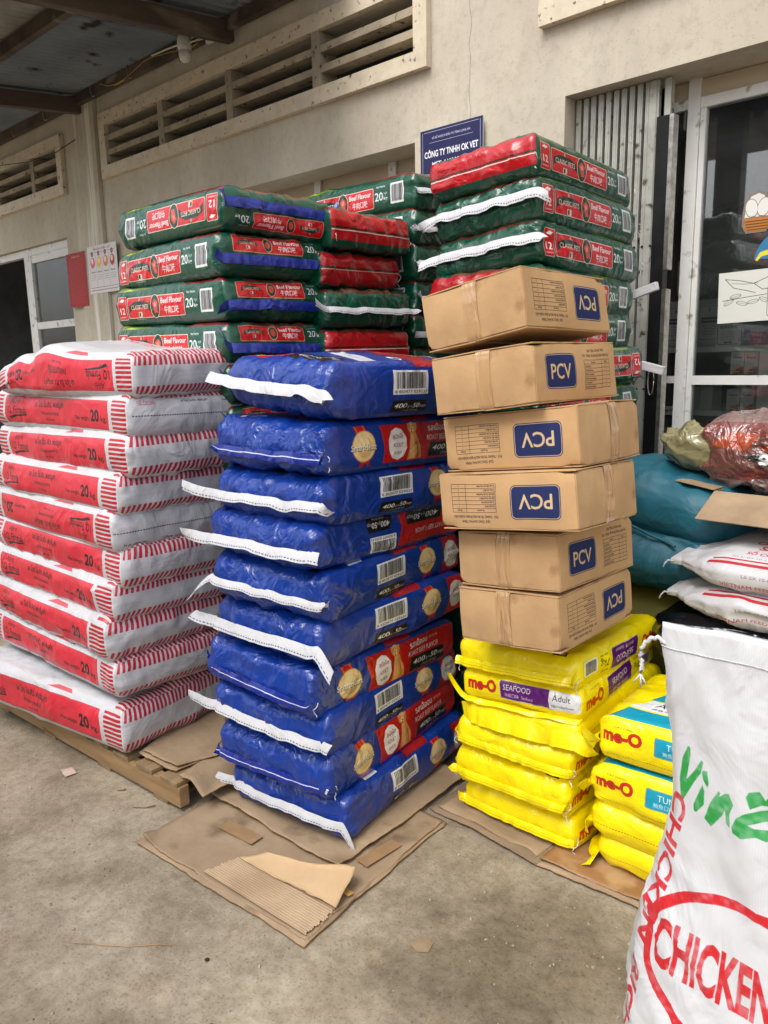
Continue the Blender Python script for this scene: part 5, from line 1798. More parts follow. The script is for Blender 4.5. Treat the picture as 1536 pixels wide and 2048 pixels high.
# under the yellow bags
sheet('cardboard_sheet', [V3(-1.625, 1.985), V3(-1.16, 1.955), V3(-1.10, 2.75), V3(-1.62, 2.75)], .003, 'flattened carton under the yellow seafood cat food bags', seed=10, group='cartons under the yellow bags', mat=mottled('greyish_card', (.48, .42, .34), (.58, .50, .41), 3, .9, .3, 40, spec=.15))
sheet('cardboard_sheet', [V3(-1.60, 2.01), V3(-1.18, 1.985), V3(-1.10, 2.7), V3(-1.6, 2.7)], .008, 'upper torn carton directly beneath the yellow seafood bags', seed=11, group='cartons under the yellow bags')
sheet('cardboard_sheet', [V3(-1.17, 1.955), V3(-.70, 1.985), V3(-.60, 2.6), V3(-1.10, 2.6)], .003, 'lower flattened carton under the yellow tuna cat food bags', seed=12, group='cartons under the yellow bags')
sheet('cardboard_sheet', [V3(-1.165, 1.975), V3(-.70, 2.005), V3(-.60, 2.6), V3(-1.10, 2.6)], .0095, 'taped brown carton directly beneath the yellow tuna bags', seed=13, group='cartons under the yellow bags', mat=mottled('glossy_taped_card', (.52, .37, .24), (.63, .48, .33), 6, .35, .2, 30, c3=(.68, .56, .42), s3=7))
# litter on the concrete
db = MB()
r3 = random.Random(12)
for k in range(900):
    x, y = r3.uniform(-4.2, -.3), r3.uniform(.55, 1.9)
    s = r3.choice([.001, .0015, .002, .002, .003, .004])
    M = Matrix.Translation((x, y, s * .4)) @ Euler((r3.random(), r3.random(), r3.random() * 6)).to_matrix().to_4x4()
    db.box(-s, s, -s * .7, s * .7, -s * .4, s * .5, M)
tag(db.build('grit', mottled('pale_grit', (.40, .36, .31), (.75, .70, .62), 90, .9, coord='Object')), kind='stuff')
sheet('paper_scrap', [V3(-2.94, 1.222), V3(-2.875, 1.215), V3(-2.865, 1.262), V3(-2.925, 1.268)], .002, 'small pinkish paper scrap lying on the concrete by the pallet', 'scrap', mat=mottled('pink_paper', (.74, .64, .60), (.80, .70, .66), 20, .9), thick=.0006, n=8, seed=14, wob=.004)
tag(tube('twig', [(-1.98, .80, .004), (-1.92, .84, .006), (-1.84, .90, .004), (-1.78, .965, .004), (-1.75, .985, .003)], 0.0011, M_kraft, n=5), 'thin dry straw lying on the concrete at the lower left', 'straw')
for k, (x, y, l) in enumerate(((-1.63, 1.02, 'dark pebble on the concrete below the torn cardboard'), (-1.44, .90, 'grey pebble lying on the concrete nearest the bottom edge'))):
    m = lathe('pebble', [(.002, 0), (.006, .002), (.007, .004), (.004, .006), (.001, .0065)], mottled('pebble_stone', (.14, .13, .12), (.26, .25, .24), 60, .8), 9, Matrix.Translation((x, y, 0)))
    tag(m, l, 'pebble')
for k, (p, l) in enumerate((([(-2.47, 1.28), (-2.43, 1.31), (-2.415, 1.34)], 'splinter of pale wood on the concrete by the pallet front'), ([(-2.62, 1.30), (-2.60, 1.325)], 'tiny pale wood splinter beside the pallet stringer'))):
    tag(tube('splinter', [(x, y, .004) for x, y in p], .003, M_wood, n=4), l, 'splinter')
tag(mesh_obj('leaf_scrap', *(lambda pts: ([(x, y, .003) for x, y in pts] + [(x, y, .0015) for x, y in pts], [tuple(range(6)), tuple(range(11, 5, -1))] + [(i, i + 6, (i + 1) % 6 + 6, (i + 1) % 6) for i in range(6)]))([(-1.245, 1.43), (-1.215, 1.42), (-1.19, 1.44), (-1.20, 1.475), (-1.225, 1.48), (-1.25, 1.455)]), mottled('tan_scrap', (.52, .44, .34), (.58, .50, .40), 20, .9)), 'small tan paper scrap trodden flat on the concrete right of the cardboard', 'scrap')

# ================================================================== BAGS
def finish(o, ctr, ang, extra, label, cat, group):
    place(o, ctr, ang, extra)
    return tag(o, label, cat, group)

BR = (.046, .018, .044)
BLUE_BAGS = [
    # centre, (yaw, pitch, roll), H, side, tape, label
    ((-1.931, 2.022, 1.533), (-3.3, 4.2, -1.0), .172, 'B', 'w1', 'topmost blue dog food bag, its printed face and white tape showing'),
    ((-1.977, 1.991, 1.341), (.9, .9, -.9), .168, 'A', 'b', 'second blue bag from the top, dog picture on its side, no white tape'),
    ((-1.988, 1.991, 1.171), (1.3, -.3, -1.0), .160, 'B', 'w2', 'third blue bag from the top, barcode side, tape tail reaching left'),
    ((-2.015, 1.966, 1.030), (1.5, -.4, -.7), .157, 'C', 'w3', 'fourth blue bag from the top, its barcode printed upside down'),
    ((-2.017, 1.959, .881), (6.2, 1.6, .5), .162, 'B', 'w4', 'fifth blue bag from the top, white tape tail hanging down at left'),
    ((-2.005, 1.969, .719), (1.4, -.2, .8), .166, 'B', 'w5', 'sixth blue bag from the top, wide white tape drooping over the corner'),
    ((-2.034, 1.940, .548), (2.0, 2.8, -1.0), .172, 'A', 'b', 'seventh blue bag from the top, bulging, dog picture and white stitch line'),
    ((-2.028, 1.956, .407), (5.0, 1.0, .6), .158, 'B', 'w6', 'third blue bag from the bottom, barcode side, tape end folded at the corner'),
    ((-2.027, 1.948, .258), (7.1, -.8, 1.2), .176, 'A', 'b', 'second blue bag from the bottom, dog picture on its long side'),
    ((-1.992, 1.983, .104), (6.5, -.2, .8), .162, 'B', 'w7', 'lowest blue dog food bag, resting on cardboard, tape tail hanging to the floor')]
TP = {'w1': dict(zrel=.12, width=.042, over=(.07, .035), flare=.55, droop=(-.01, .02)), 'w2': dict(zrel=.05, width=.036, over=(.13, .02), flare=.5, droop=(-.03, .01)),
      'w3': dict(zrel=-.05, width=.040, over=(.12, .03), flare=.6, droop=(-.01, .0)), 'w4': dict(zrel=.02, width=.030, over=(.09, .01), flare=.55, droop=(.09, .01)),
      'w5': dict(zrel=.10, width=.042, over=(.08, .07), flare=.5, droop=(-.015, .055)), 'w6': dict(zrel=.0, width=.036, over=(.11, .04), flare=.55, droop=(-.02, .0)),
      'w7': dict(zrel=.16, width=.032, over=(.06, .05), flare=.5, droop=(-.01, .085))}
for i, (ctr, ang, H, side, tape, label) in enumerate(BLUE_BAGS):
    f = {'+x': (M_bE, 0), '+y': ({'A': M_bA, 'B': M_bB, 'C': M_bC}[side], 180 if side == 'C' else 0), '+z': ((M_bK if tape == 'b' else M_bT), 90)}
    ends = .028
    fill = (lambda e: 1 + .10 * (1 - e[:, 0] ** 2) * (1 - e[:, 1] ** 2)) if i else (lambda e: 1 + .24 * (1 - e[:, 0] ** 2) * (1 - e[:, 1] ** 2) * (e[:, 2] > 0) - .10 * e[:, 1] ** 2 * (e[:, 1] < 0) * (e[:, 2] > 0))
    o, E = bag_mesh('blue_dog_food_bag', (.78, .525, H), f, M_bdef, r=BR, seed=40 + i, ends=ends, fill=fill, lump=.008, crease=.008, pleat=.010)
    if tape == 'b':
        ribbon('seam_tape', o, M_bluetape, E, ends, BR, zrel=-.12, width=.034, over=(.006, .004), lift=.004, flare=.18, seed=i, amp=.003)
        thread(o, M_thread, (E[0] - .01, E[1] + .006, -.015), i, .05)
        thread(o, M_thread, (E[0] - .02, -E[1] - .008, -.01), i + 3, .045)
    else:
        ribbon('closing_tape', o, (M_tape_plain if tape in ('w1',) else M_tape), E, ends, BR, seed=i, lift=.008, **TP[tape])
    finish(o, ctr, ang, -90, label, 'bag', 'blue dog food bags')

WR = (.036, .030, .046)
WHITE_BAGS = [
    ((-3.013, 1.664, 1.587), (4.4, .5, 1.0), 180, 'E', 'topmost red and white feed bag, slumped, its print upside down'),
    ((-3.024, 1.684, 1.433), (0, .5, -.7), 0, 'P', 'second red and white bag from the top, plain stitched end'),
    ((-3.029, 1.676, 1.291), (.4, -.5, .8), 0, 'E', 'third red and white bag from the top, its striped end creased'),
    ((-3.062, 1.645, 1.150), (0, .1, -.2), 0, 'E', 'fourth red and white bag from the top, directly above the upside-down one'),
    ((-3.083, 1.631, 1.014), (-.5, .1, .4), 180, 'P', 'fifth red and white bag from the top, upside-down print and plain stitched end'),
    ((-3.073, 1.636, .878), (.3, .4, -.3), 0, 'E', 'fifth red and white bag from the bottom, directly under the upside-down one'),
    ((-3.101, 1.611, .742), (0, .1, .3), 0, 'E', 'fourth red and white bag from the bottom, its end tucked back'),
    ((-3.122, 1.587, .592), (-.3, -.2, .3), 0, 'E', 'third red and white bag from the bottom, sticking out furthest left'),
    ((-3.115, 1.593, .435), (.6, .2, -.6), 0, 'E', 'second red and white bag from the bottom, over the skewed lowest bag'),
    ((-3.129, 1.530, .226), (8.0, -.3, -.5), 0, 'E', 'lowest red and white feed bag, skewed on the wooden pallet')]
def slump(V, e):
    V = V.copy()
    V[:, 2] -= .055 * sstep(-.55, -1, e[:, 0]) * (e[:, 2] > -.2)
    V[:, 2] += .03 * np.exp(-((e[:, 0] + .15) / .3) ** 2) * (e[:, 2] > 0) - .022 * np.exp(-((e[:, 0] + .42) / .12) ** 2) * (e[:, 2] > 0)
    return V
for i, (ctr, ang, rot, end, label) in enumerate(WHITE_BAGS):
    f = {'+x': ((M_wE if end == 'E' else M_wP), rot if end == 'P' else 0), '-y': (M_wS, rot), '+z': (M_wT, 0), '-x': (M_wE, 0)}
    fill = (lambda e: 1 + .10 * (1 - e[:, 0] ** 2) * (1 - e[:, 1] ** 2)) if i else (lambda e: 1 + .22 * (1 - e[:, 0] ** 2) * (1 - e[:, 1] ** 2) * (e[:, 2] > 0))
    o, E = bag_mesh('red_white_feed_bag', ((.985 if i == 0 else WL), .525, (.196 if i == 9 else .166)), f, M_wdef, r=WR, seed=70 + i, n=(64, 36, 14), ends=.018, sides=.014, fill=fill, lump=.010, crease=.009, pleat=.006, warp=slump if i == 0 else None)
    # stitch running down the front corner of the end
    pts = []
    for k in range(14):
        t = k / 13
        zz = (t - .5) * .125
        pts.append((E[0] - .006 + .004 * math.sin(t * 9 + i) - .03 * (2 * t - 1) ** 4, -E[1] + .012 + .004 * math.sin(t * 11), zz))
    tube('corner_stitch', pts, .0022, M_thread, o, 5)
    dx_ = 0 if i == 0 else (WL - .985) / 2
    finish(o, (ctr[0] - dx_ * math.cos(rad(ang[0])), ctr[1] - dx_ * math.sin(rad(ang[0])), ctr[2]), ang, 0, label, 'bag', 'red and white feed bags')

GRR = (.034, .022, .040)
def green(ctr, ang, extra, end, rotside, label, group, H=.158, seed=0, tape=None, tp=None, topfill=.08, endrot=0, dims=(.80, .53), sidef=None, cat='bag'):
    f = {'+x': (end, endrot), '+y': (M_gS, rotside), '-y': (M_gS, rotside), '+z': (M_gT, 0)}
    o, E = bag_mesh('green_dog_food_bag', (*dims, H), f, M_gdef, r=GRR, seed=seed, n=(52, 34, 14), ends=.016, fill=lambda e: 1 + topfill * (1 - e[:, 0] ** 2) * (1 - e[:, 1] ** 2), lump=.007, crease=.008, pleat=.009)
    if tape == 'blue':
        ribbon('blue_tape', o, M_gbluetape, E, .016, GRR, seed=seed, **tp)
    elif tape == 'white':
        ribbon('closing_tape', o, M_tape, E, .016, GRR, seed=seed, lift=.007, **tp)
    else:
        thread(o, M_thread, (E[0] - .005, -E[1] + .02, .0), seed, .055)
        thread(o, M_thread, (E[0] - .005, E[1] - .0, .0), seed + 1, .06)
    return finish(o, ctr, ang, extra, label, cat, group)
g1 = 'green dog food bags stacked by the wall'
bt_ = dict(zrel=-.02, lift=.010, width=.038, over=(.03, .01), flare=.12, amp=.003, droop=(-.01, -.01))
green((-2.872, 2.127, 2.195), (-2.2, .8, 0), 0, M_gE, 180, 'topmost green bag of the front left stack, its print upside down', g1, .160, 101, 'blue', dict(bt_, lift=.010, zrel=.46, over=(.03, .03), droop=(-.01, -.035)), .16, 180)
green((-2.891, 2.114, 2.027), (-2.0, -.2, 1.0), 0, M_gE, 0, 'second green bag of the front left stack, blue tape across its end', g1, .162, 102, 'blue', bt_)
green((-2.892, 2.102, 1.867), (.5, .9, 1.5), 0, M_gE, 0, 'third green bag of the front left stack, below two blue taped ends', g1, .162, 103, 'blue', dict(bt_, over=(.05, .01), droop=(.02, -.01)))
gL4 = green((-2.889, 2.098, 1.698), (.9, .9, .3), 0, M_gE, 0, 'fourth green bag of the front left stack, half hidden by the white bags', g1, .162, 104, 'blue', dict(bt_, over=(.09, .01), droop=(-.06, 0)))
wt = dict(zrel=.02, width=.030, over=(.06, .05), flare=.5, amp=.005)
green((-2.814, 2.581, 2.165), (1.1, .2, .7), 0, M_gR, 0, 'topmost green bag of the middle stack, with a bright red end panel', g1, .160, 105, None, None, .12, dims=(.80, .50))
green((-2.851, 2.549, 2.007), (1.2, .6, 1.4), 0, M_gR2, 0, 'second green bag of the middle stack, with a dark red end panel', g1, .150, 106, dims=(.80, .50))
green((-2.816, 2.589, 1.845), (-4.2, .5, .9), 0, M_gP, 0, 'third green bag of the middle stack, plain end with white tape', g1, .162, 107, 'white', dict(wt, over=(.08, .04), droop=(-.03, 0)), dims=(.80, .50))
gM4 = green((-2.818, 2.589, 1.677), (-4.6, .5, .9), 0, M_gR, 0, 'fourth green bag of the middle stack, red end under the white taped one', g1, .162, 108, dims=(.80, .50))
GBX = -2.41 - .40
green((GBX, 3.12, 2.388), (0, 0, 1), 0, M_gP, 0, 'topmost green bag of the rear stack, upright barcode side against the shutter', g1, .168, 109, 'white', dict(wt, zrel=.1, over=(.02, .05), droop=(0, 0)), .10, dims=(.80, .48))
gB = None
for k in range(4):
    gB = green((GBX + .01 * (k % 2) - .01, 3.115, 2.388 - .160 * (k + 1)), (.8 * (-1) ** k, 0, 0), 0, M_gP, 0,
               ('second', 'third', 'fourth', 'fifth')[k] + ' green bag of the rear stack, only its white taped end showing', g1, .166, 110 + k, 'white', dict(wt, over=(.02, .05), droop=(0, .01)), dims=(.80, .48))
GR = [((-1.795, 2.916, 2.300), (2.0, -4.4, -.9), M_gR, None, 0, 'topmost green bag of the right stack, its bright red end facing the yard'),
      ((-1.776, 2.928, 2.153), (1.4, -5.0, -.9), M_gP, 'white', 0, 'second green bag of the right stack, with the upper broad white tape'),
      ((-1.766, 2.932, 1.999), (.7, -4.4, -1.6), M_gP, 'white', 0, 'third green bag of the right stack, with the lower broad white tape'),
      ((-1.775, 2.899, 1.855), (2.1, -.8, -.4), M_gR2, None, 0, 'fourth green bag of the right stack, behind the top carton'),
      ((-1.778, 2.897, 1.710), (2.8, -.6, 1.0), M_gP, None, 0, 'fifth green bag of the right stack, beside the top carton'),
      ((-1.747, 2.916, 1.561), (-.1, -.6, 1.4), M_gP, None, 180, 'sixth green bag of the right stack, its crest upside down'),
      ((-1.754, 2.913, 1.405), (1.2, -.8, 1.2), M_gP, None, 0, 'seventh green bag of the right stack, just above the third carton')]
gR = None
for k, (c, a, end, tape, rs, l) in enumerate(GR):
    gR = green(c, a, -90, end, rs, l, g1, (.160 if k else .148), 120 + k, tape, dict(zrel=.30, width=.040, over=(.07, .04), flare=.36, amp=.005, droop=(.015, .02)), (.08 if k else .0), dims=(.82, .49 if k > 2 else .455))
    # closing tape and threads on the far end, poking out past the side
    up()
    if k in (3, 5):
        m = MB()
        M = Matrix.Translation((-.43, .20, .01)) @ Matrix.Rotation(rad(14 if k == 3 else -14), 4, 'X') @ Matrix.Rotation(rad(-8), 4, 'Z')
        m.box(-.012, .012, -.02, .16, -.018, .018, M)
        m.build('far_tape', M_tape_plain, gR, .004)
    else:
        thread(gR, M_thread, (-.44, .235, .01), 7 + k, .06)
# the buried bags that carry the visible ones
def bury(src, n, dz, label, dx=0):
    for k in range(n):
        c = src.copy(); COL.objects.link(c)
        c['label'] = label
        c['group'] = g1
        c.matrix_world = Matrix.Translation((dx * (-1) ** k, 0, -dz * (k + 1))) @ src.matrix_world
        for ch in src.children:
            d = ch.copy(); COL.objects.link(d); d.parent = c
up()
bury(gL4, 10, .160, 'green bag low in the front left stack behind the white bags')
bury(gM4, 10, .158, 'green bag low in the middle stack behind the blue bags')
bury(gB, 11, .156, 'green bag low in the rear stack against the shutter')
bury(gR, 9, .145, 'green bag low in the right stack behind the cartons')

# yellow bags -----------------------------------------------------------------
YR = (.030, .018, .036)
YEL_BAGS = [((-1.329, 2.381, .600), (.9, -4.1, -2.2), .116, 'S', 180, M_yE, 'topmost yellow seafood bag, directly under the cartons'),
            ((-1.329, 2.382, .510), (3.9, -3.4, 0), .112, 'S', 0, M_yEP, 'second yellow seafood bag, purple band printed across its end'),
            ((-1.309, 2.394, .413), (.1, -3.0, 0), .122, 'N', 0, M_yE, 'third yellow seafood bag, plain puffed end above the seamed ones'),
            ((-1.332, 2.369, .320), (1.7, 0, 0), .116, 'S', 0, M_yE, 'fourth yellow seafood bag from the top of its pile'),
            ((-1.332, 2.365, .192), (.2, -1.2, -.5), .138, 'S', 0, M_yE, 'fifth yellow seafood bag, with a small black mark on its face'),
            ((-1.309, 2.394, .068), (-1.3, -.8, .3), .116, 'S', 0, M_yE, 'lowest yellow seafood bag, resting on the torn cardboard')]
for i, (c, a, H, s, rs, end, l) in enumerate(YEL_BAGS):
    f = {'+x': (end, 0), '+z': (M_yT, 90)}
    if s == 'S':
        f['+y'] = (M_yS, rs)
    else:
        f['+y'] = (M_yPl, 0)
    o, E = bag_mesh('yellow_cat_food_bag', (.62, .44, H), f, M_ydef, r=YR, seed=150 + i, n=(46, 34, 12), ends=.018 if i != 2 else .035, fill=lambda e: 1 + .08 * (1 - e[:, 0] ** 2) * (1 - e[:, 1] ** 2), lump=.006, crease=.007, pleat=.006)
    if i not in (1, 2):
        ribbon('seam_tape', o, M_ytape, E, .018, YR, zrel=-.05, width=.030, over=(.010, .006), lift=.004, flare=.22, seed=i, amp=.003)
        thread(o, M_thread, (E[0] - .004, E[1] + .004, -.008), i, .05)
        thread(o, M_thread, (E[0] - .004, -E[1] - .008, -.008), i + 8, .05)
    if i == 2:
        ribbon('folded_end', o, M_ydef, E, .035, YR, zrel=.35, width=.06, over=(.012, .05), lift=.002, flare=.25, seed=i, amp=.005, droop=(0, .03))
    if i == 1:
        ribbon('folded_end', o, M_ydef, E, .018, YR, zrel=-.75, width=.02, over=(.045, .0), lift=.004, flare=.8, seed=i, amp=.004, droop=(-.06, .0))
    finish(o, c, a, -90, l, 'bag', 'yellow seafood cat food bags')
TUNA = [((-.715, 2.300, .462), (1, -2.0, -1.0), .150, 'upper yellow tuna bag, its blue and white printed face showing', True),
        ((-.730, 2.298, .300), (.5, -1.0, 0), .150, 'second yellow tuna bag, directly under the one with the printed face', True),
        ((-.720, 2.300, .172), (0, -.5, 0), .125, 'third yellow tuna bag, plain side with crumpled left end', False),
        ((-.700, 2.300, .066), (-1, 0, 0), .110, 'lowest yellow tuna bag, its torn end flap sticking out left', False)]
for i, (c, a, H, l, pr) in enumerate(TUNA):
    f = {'+y': ((M_tS if pr else M_yPl), 0), '+z': (M_tT, 180)}
    o, E = bag_mesh('yellow_cat_food_bag', (.62, .44, H), f, M_ydef, r=(.045, .03, .05), seed=170 + i, n=(46, 34, 12), ends=.02, fill=lambda e: 1 + .10 * (1 - e[:, 0] ** 2) * (1 - e[:, 1] ** 2), lump=.008, crease=.009, pleat=.010)
    ribbon('folded_end', o, M_ydef, E, .02, (.045, .03, .05), zrel=-.1, width=.045, over=(.0, .03 + .02 * (i > 1)), lift=.003, flare=.8, seed=i + 4, amp=.007, droop=(0, -.02 if i < 3 else .02))
    finish(o, c, a, 180, l, 'bag', 'yellow tuna cat food bags')

# cartons ---------------------------------------------------------------------
CARTONS = [((-1.365, 2.122, 1.741), (-1.1, -9.6, -.8), -90, 180, 'topmost carton of the stack, tilted, its logo upside down'),
           ((-1.324, 2.112, 1.547), (-.6, -6.7, .2), -90, 0, 'second carton from the top, upright logo on its right side'),
           ((-1.263, 2.102, 1.370), (-.7, -6.2, -.2), 0, 180, 'third carton from the top, wide printed side facing front'),
           ((-1.245, 2.057, 1.194), (.5, -6.2, -1.3), 0, 180, 'fourth carton from the top, wide printed side facing front'),
           ((-1.268, 2.166, .997), (-.4, -6.0, -1.8), -90, 0, 'second carton from the bottom, upright logo on its right side'),
           ((-1.259, 2.158, .822), (-.1, -5.2, -.2), -90, 180, 'lowest carton, standing on the yellow bags, logo upside down')]
CL, CW, CH = .471, .361, .173
for i, (c, a, ex, rot, l) in enumerate(CARTONS):
    nx, ny, nz = 16, 12, 8
    P, Q, F = lattice(nx, ny, nz)
    key = (P[:, 0] * 1000 + P[:, 1]) * 1000 + P[:, 2]
    _, first, inv = np.unique(key, return_index=True, return_inverse=True)
    inv = inv.ravel()
    s = P[first] / np.array([nx, ny, nz], float) * 2 - 1
    Hb = CH - .010
    ax = np.abs(s)
    V = s * np.array([CL, CW, Hb]) / 2
    b = .006
    V[:, 0] += np.sign(s[:, 0]) * b * (ax[:, 0] > .999) * (1 - s[:, 1] ** 2) * (1 - s[:, 2] ** 2)
    V[:, 1] += np.sign(s[:, 1]) * b * (ax[:, 1] > .999) * (1 - s[:, 0] ** 2) * (1 - s[:, 2] ** 2)
    V += .0022 * np.stack([vnoise(V * 12 + i * 5, k) for k in range(3)], 1)
    cr_ = (ax > .86).sum(1) == 3
    hit = vnoise(np.sign(s) * 3.3 + i * 1.9, 4) > .1
    V -= np.where((cr_ & hit)[:, None], np.sign(s) * .006, 0)
    pc = P / np.array([nx, ny, nz], float)
    uvl = np.zeros((len(Q), 4, 2)); mi = np.zeros(len(Q), int)
    for k, (cu, cv) in {2: (lambda p: 1 - p[..., 0], lambda p: p[..., 2]), 3: (lambda p: p[..., 0], lambda p: p[..., 2])}.items():
        sel = F == k
        pp = pc[Q[sel]]
        u, v = cu(pp), cv(pp)
        if rot == 180: u, v = 1 - u, 1 - v
        uvl[sel, :, 0], uvl[sel, :, 1] = u, v
        mi[sel] = 1
    o = mesh_obj('carton', V, inv[Q], [M_kraft, M_boxp], None, uvl.reshape(-1, 2), False, mi)
    bm = bmesh.new(); bm.from_mesh(o.data)
    ed = [e for e in bm.edges if len(e.link_faces) == 2 and e.calc_face_angle(0) > 1.0]
    bmesh.ops.bevel(bm, geom=ed, offset=.0025, segments=2, affect='EDGES')
    for fc in bm.faces: fc.smooth = True
    bm.to_mesh(o.data); bm.free()
    o.data.set_sharp_from_angle(angle=rad(32)) if hasattr(o.data, 'set_sharp_from_angle') else None
    rr = random.Random(60 + i)
    # outer flaps, top and bottom: two leaves each meeting along the middle of the short way
    for zs in (1, -1):
        for ys in (1, -1):
            m = MB()
            tilt = rad(rr.uniform(.2, 1.4)) * zs
            M = Matrix.Translation((0, ys * CW / 2, zs * (Hb / 2 + .0018))) @ Matrix.Rotation(-ys * tilt, 4, 'X')
            y0, y1 = (-(CW / 2 - .0015), -.001) if ys > 0 else (.001, CW / 2 - .0015)
            m.box(-CL / 2 + .001, CL / 2 - .001, y0, y1, -.0016, .0022, M)
            m.build('flap', M_kraft, o, .0012)
    # tape down the middle of both ends
    for xs in (1, -1):
        V, F_, = [], []
        n_ = 14
        y0, y1 = -.026 + .012 * math.sin(i), .026 + .012 * math.sin(i)
        prof = [(xs * (CL / 2 - .06), zz) for zz in (Hb / 2 + .0052,)] + [(xs * (CL / 2 - .004), Hb / 2 + .0052)]
        zz_ = np.linspace(Hb / 2 - .004, -Hb / 2 + .002, n_)
        prof += [(xs * (CL / 2 + .0014 + b * (1 - (2 * q / Hb) ** 2) + rr.uniform(0, .0008)), q) for q in zz_]
        prof += [(xs * (CL / 2 - .004), -Hb / 2 - .0052), (xs * (CL / 2 - .06), -Hb / 2 - .0052)]
        for (x, z) in prof:
            V += [(x, y0, z), (x, y1, z)]
        for k in range(len(prof) - 1):
            q = (2 * k, 2 * k + 1, 2 * k + 3, 2 * k + 2)
            F_.append(q[::-1] if xs > 0 else q)
        mesh_obj('packing_tape', V, F_, M_packtape, o, smooth=True)
    finish(o, c, a, ex, l, 'carton', 'printed cartons on the yellow bags')

# the pile at the right -------------------------------------------------------
M_teal = print_mat('teal_woven_sack', None, color=(.09, .36, .43), rough=.55, coat=.0, bump=(8, .8, .03), stretch=(1, 1, 1), dirt=.2)
M_olive = print_mat('olive_woven_sack', None, color=(.40, .38, .08), rough=.6, bump=(20, .3, .01))
M_navy = print_mat('navy_plastic_bag', None, color=(.04, .05, .09), rough=.3, coat=.5, bump=(9, .7, .02))
def soft(name, dims, mat, c, a, label, cat, seed, r=None, faces=None, extra=0, n=(40, 30, 14), group=None, **k):
    r = r or (dims[0] * .28, dims[1] * .35, dims[2] * .49)
    o, E = bag_mesh(name, dims, faces or {}, mat, r=r, seed=seed, n=n, **k)
    finish(o, c, a, extra, label, cat, group)
    return o, E
o, E = soft('teal_sack', (.66, .56, .27), M_teal, (-1.215, 3.10, 1.035), (-6, 6, 0), 'upper teal woven sack bulging beside the cartons', 'sack', 201, lump=.02, crease=.022, pleat=.012, group='teal woven sacks', fill=lambda e: 1 + .10 * (1 - e[:, 0] ** 2))
tube('seam', [(-.30 + .02 * k, -.285 + .004 * math.sin(k), -.03 - .0035 * k * (k > 6)) for k in range(24)], .006, M_teal, o, 6)
o, E = soft('teal_sack', (.70, .56, .27), M_teal, (-1.20, 3.06, .83), (-4, 3, 0), 'lower teal woven sack under the other teal one', 'sack', 202, lump=.02, crease=.022, pleat=.012, group='teal woven sacks')
soft('olive_sack', (.74, .60, .70), M_olive, (-1.10, 3.12, .352), (3, 0, 0), 'large olive woven sack standing under the teal sacks', 'sack', 203, r=(.16, .16, .2), n=(34, 28, 28), lump=.02)
FR_ = (.20, .16, .058)
M_feed = print_mat('feed_bag_face', img_feed, rough=.45, coat=.1, bump=(9, .7, .022), dirt=.1)
M_feeds = print_mat('feed_bag_side', img_feed_side, rough=.45, coat=.1, bump=(9, .7, .022), dirt=.1)
M_feedp = print_mat('feed_bag_plain', None, color=(.76, .755, .765), rough=.45, coat=.1, bump=(12, .5, .014))
ff = {'+z': (M_feed, 0), '-y': (M_feeds, 0)}
tp_ = lambda e: 1 - .62 * sstep(-.55, -1, e[:, 0]) - .45 * sstep(.6, 1, e[:, 0]) + .1 * (1 - e[:, 0] ** 2) * (1 - e[:, 1] ** 2)
for (c, a, l, s) in (((-.605, 2.86, .905), (-3, 0, 6), 'upper white pig feed bag with red lettering, under the open carton', 211), ((-.605, 2.84, .790), (-4, 0, 6), 'lower white pig feed bag with red lettering, above the dark bag', 212)):
    o, E = bag_mesh('white_feed_bag', (.86, .54, .135), ff, M_feedp, r=FR_, seed=s, n=(56, 40, 16), fill=tp_, lump=.014, crease=.018, pleat=.016)
    m = MB(); m.box(-.455, -.405, -.20, .20, -.012, .010)
    m.build('sewn_edge', M_feedp, o, .005, True)
    tube('tie_string', [(-.44, -.20, 0), (-.455, -.215, .006), (-.465, -.22, -.006), (-.47, -.225, -.02)], .003, M_thread, o, 5)
    finish(o, c, a, 0, l, 'bag', 'white pig feed bags')
soft('dark_bag', (.80, .52, .20), M_navy, (-.715, 2.78, .610), (-4, 1.5, 3), 'shiny navy plastic bag under the white pig feed bags', 'bag', 221, lump=.015, crease=.010)
soft('dark_bag', (.80, .50, .49), M_navy, (-.70, 2.84, .247), (-2, 0, 0), 'bulky black plastic bag at the bottom of the right pile', 'bag', 222, r=(.1, .1, .1), n=(34, 24, 20), lump=.02, crease=.012)
# open carton
oc = empty('open_carton', (-.74, 3.00, 1.012), rad(-4), 'open carton with spread flaps lying on the white pig feed bags', 'carton')
def ocb(nm, *a, M=None):
    m = MB(); m.box(*a, M)
    o = m.build(nm, M_kraft_d, None, .001); o.parent = oc
    return o
w2, d2, hh = .24, .16, .11
ocb('wall_panel', -w2, w2, -d2, -d2 + .004, 0, hh)
ocb('wall_panel', -w2, w2, d2 - .004, d2, 0, hh)
ocb('wall_panel', -w2, -w2 + .004, -d2 + .0045, d2 - .0045, 0, hh)
ocb('wall_panel', w2 - .004, w2, -d2 + .0045, d2 - .0045, 0, hh)
ocb('bottom_panel', -w2 + .0045, w2 - .0045, -d2 + .0045, d2 - .0045, .001, .005)
ocb('flap', -w2 + .002, w2 - .002, -.17, 0, -.002, .002, M=Matrix.Translation((0, -d2, hh)) @ Matrix.Rotation(rad(28), 4, 'X'))
ocb('flap', -w2 + .002, w2 - .002, 0, .16, -.002, .002, M=Matrix.Translation((0, d2, hh)) @ Matrix.Rotation(rad(-5), 4, 'X'))
ocb('flap', -.15, 0, -d2 + .002, d2 - .002, -.002, .002, M=Matrix.Translation((-w2, 0, hh + .004)) @ Matrix.Rotation(rad(8), 4, 'Y'))
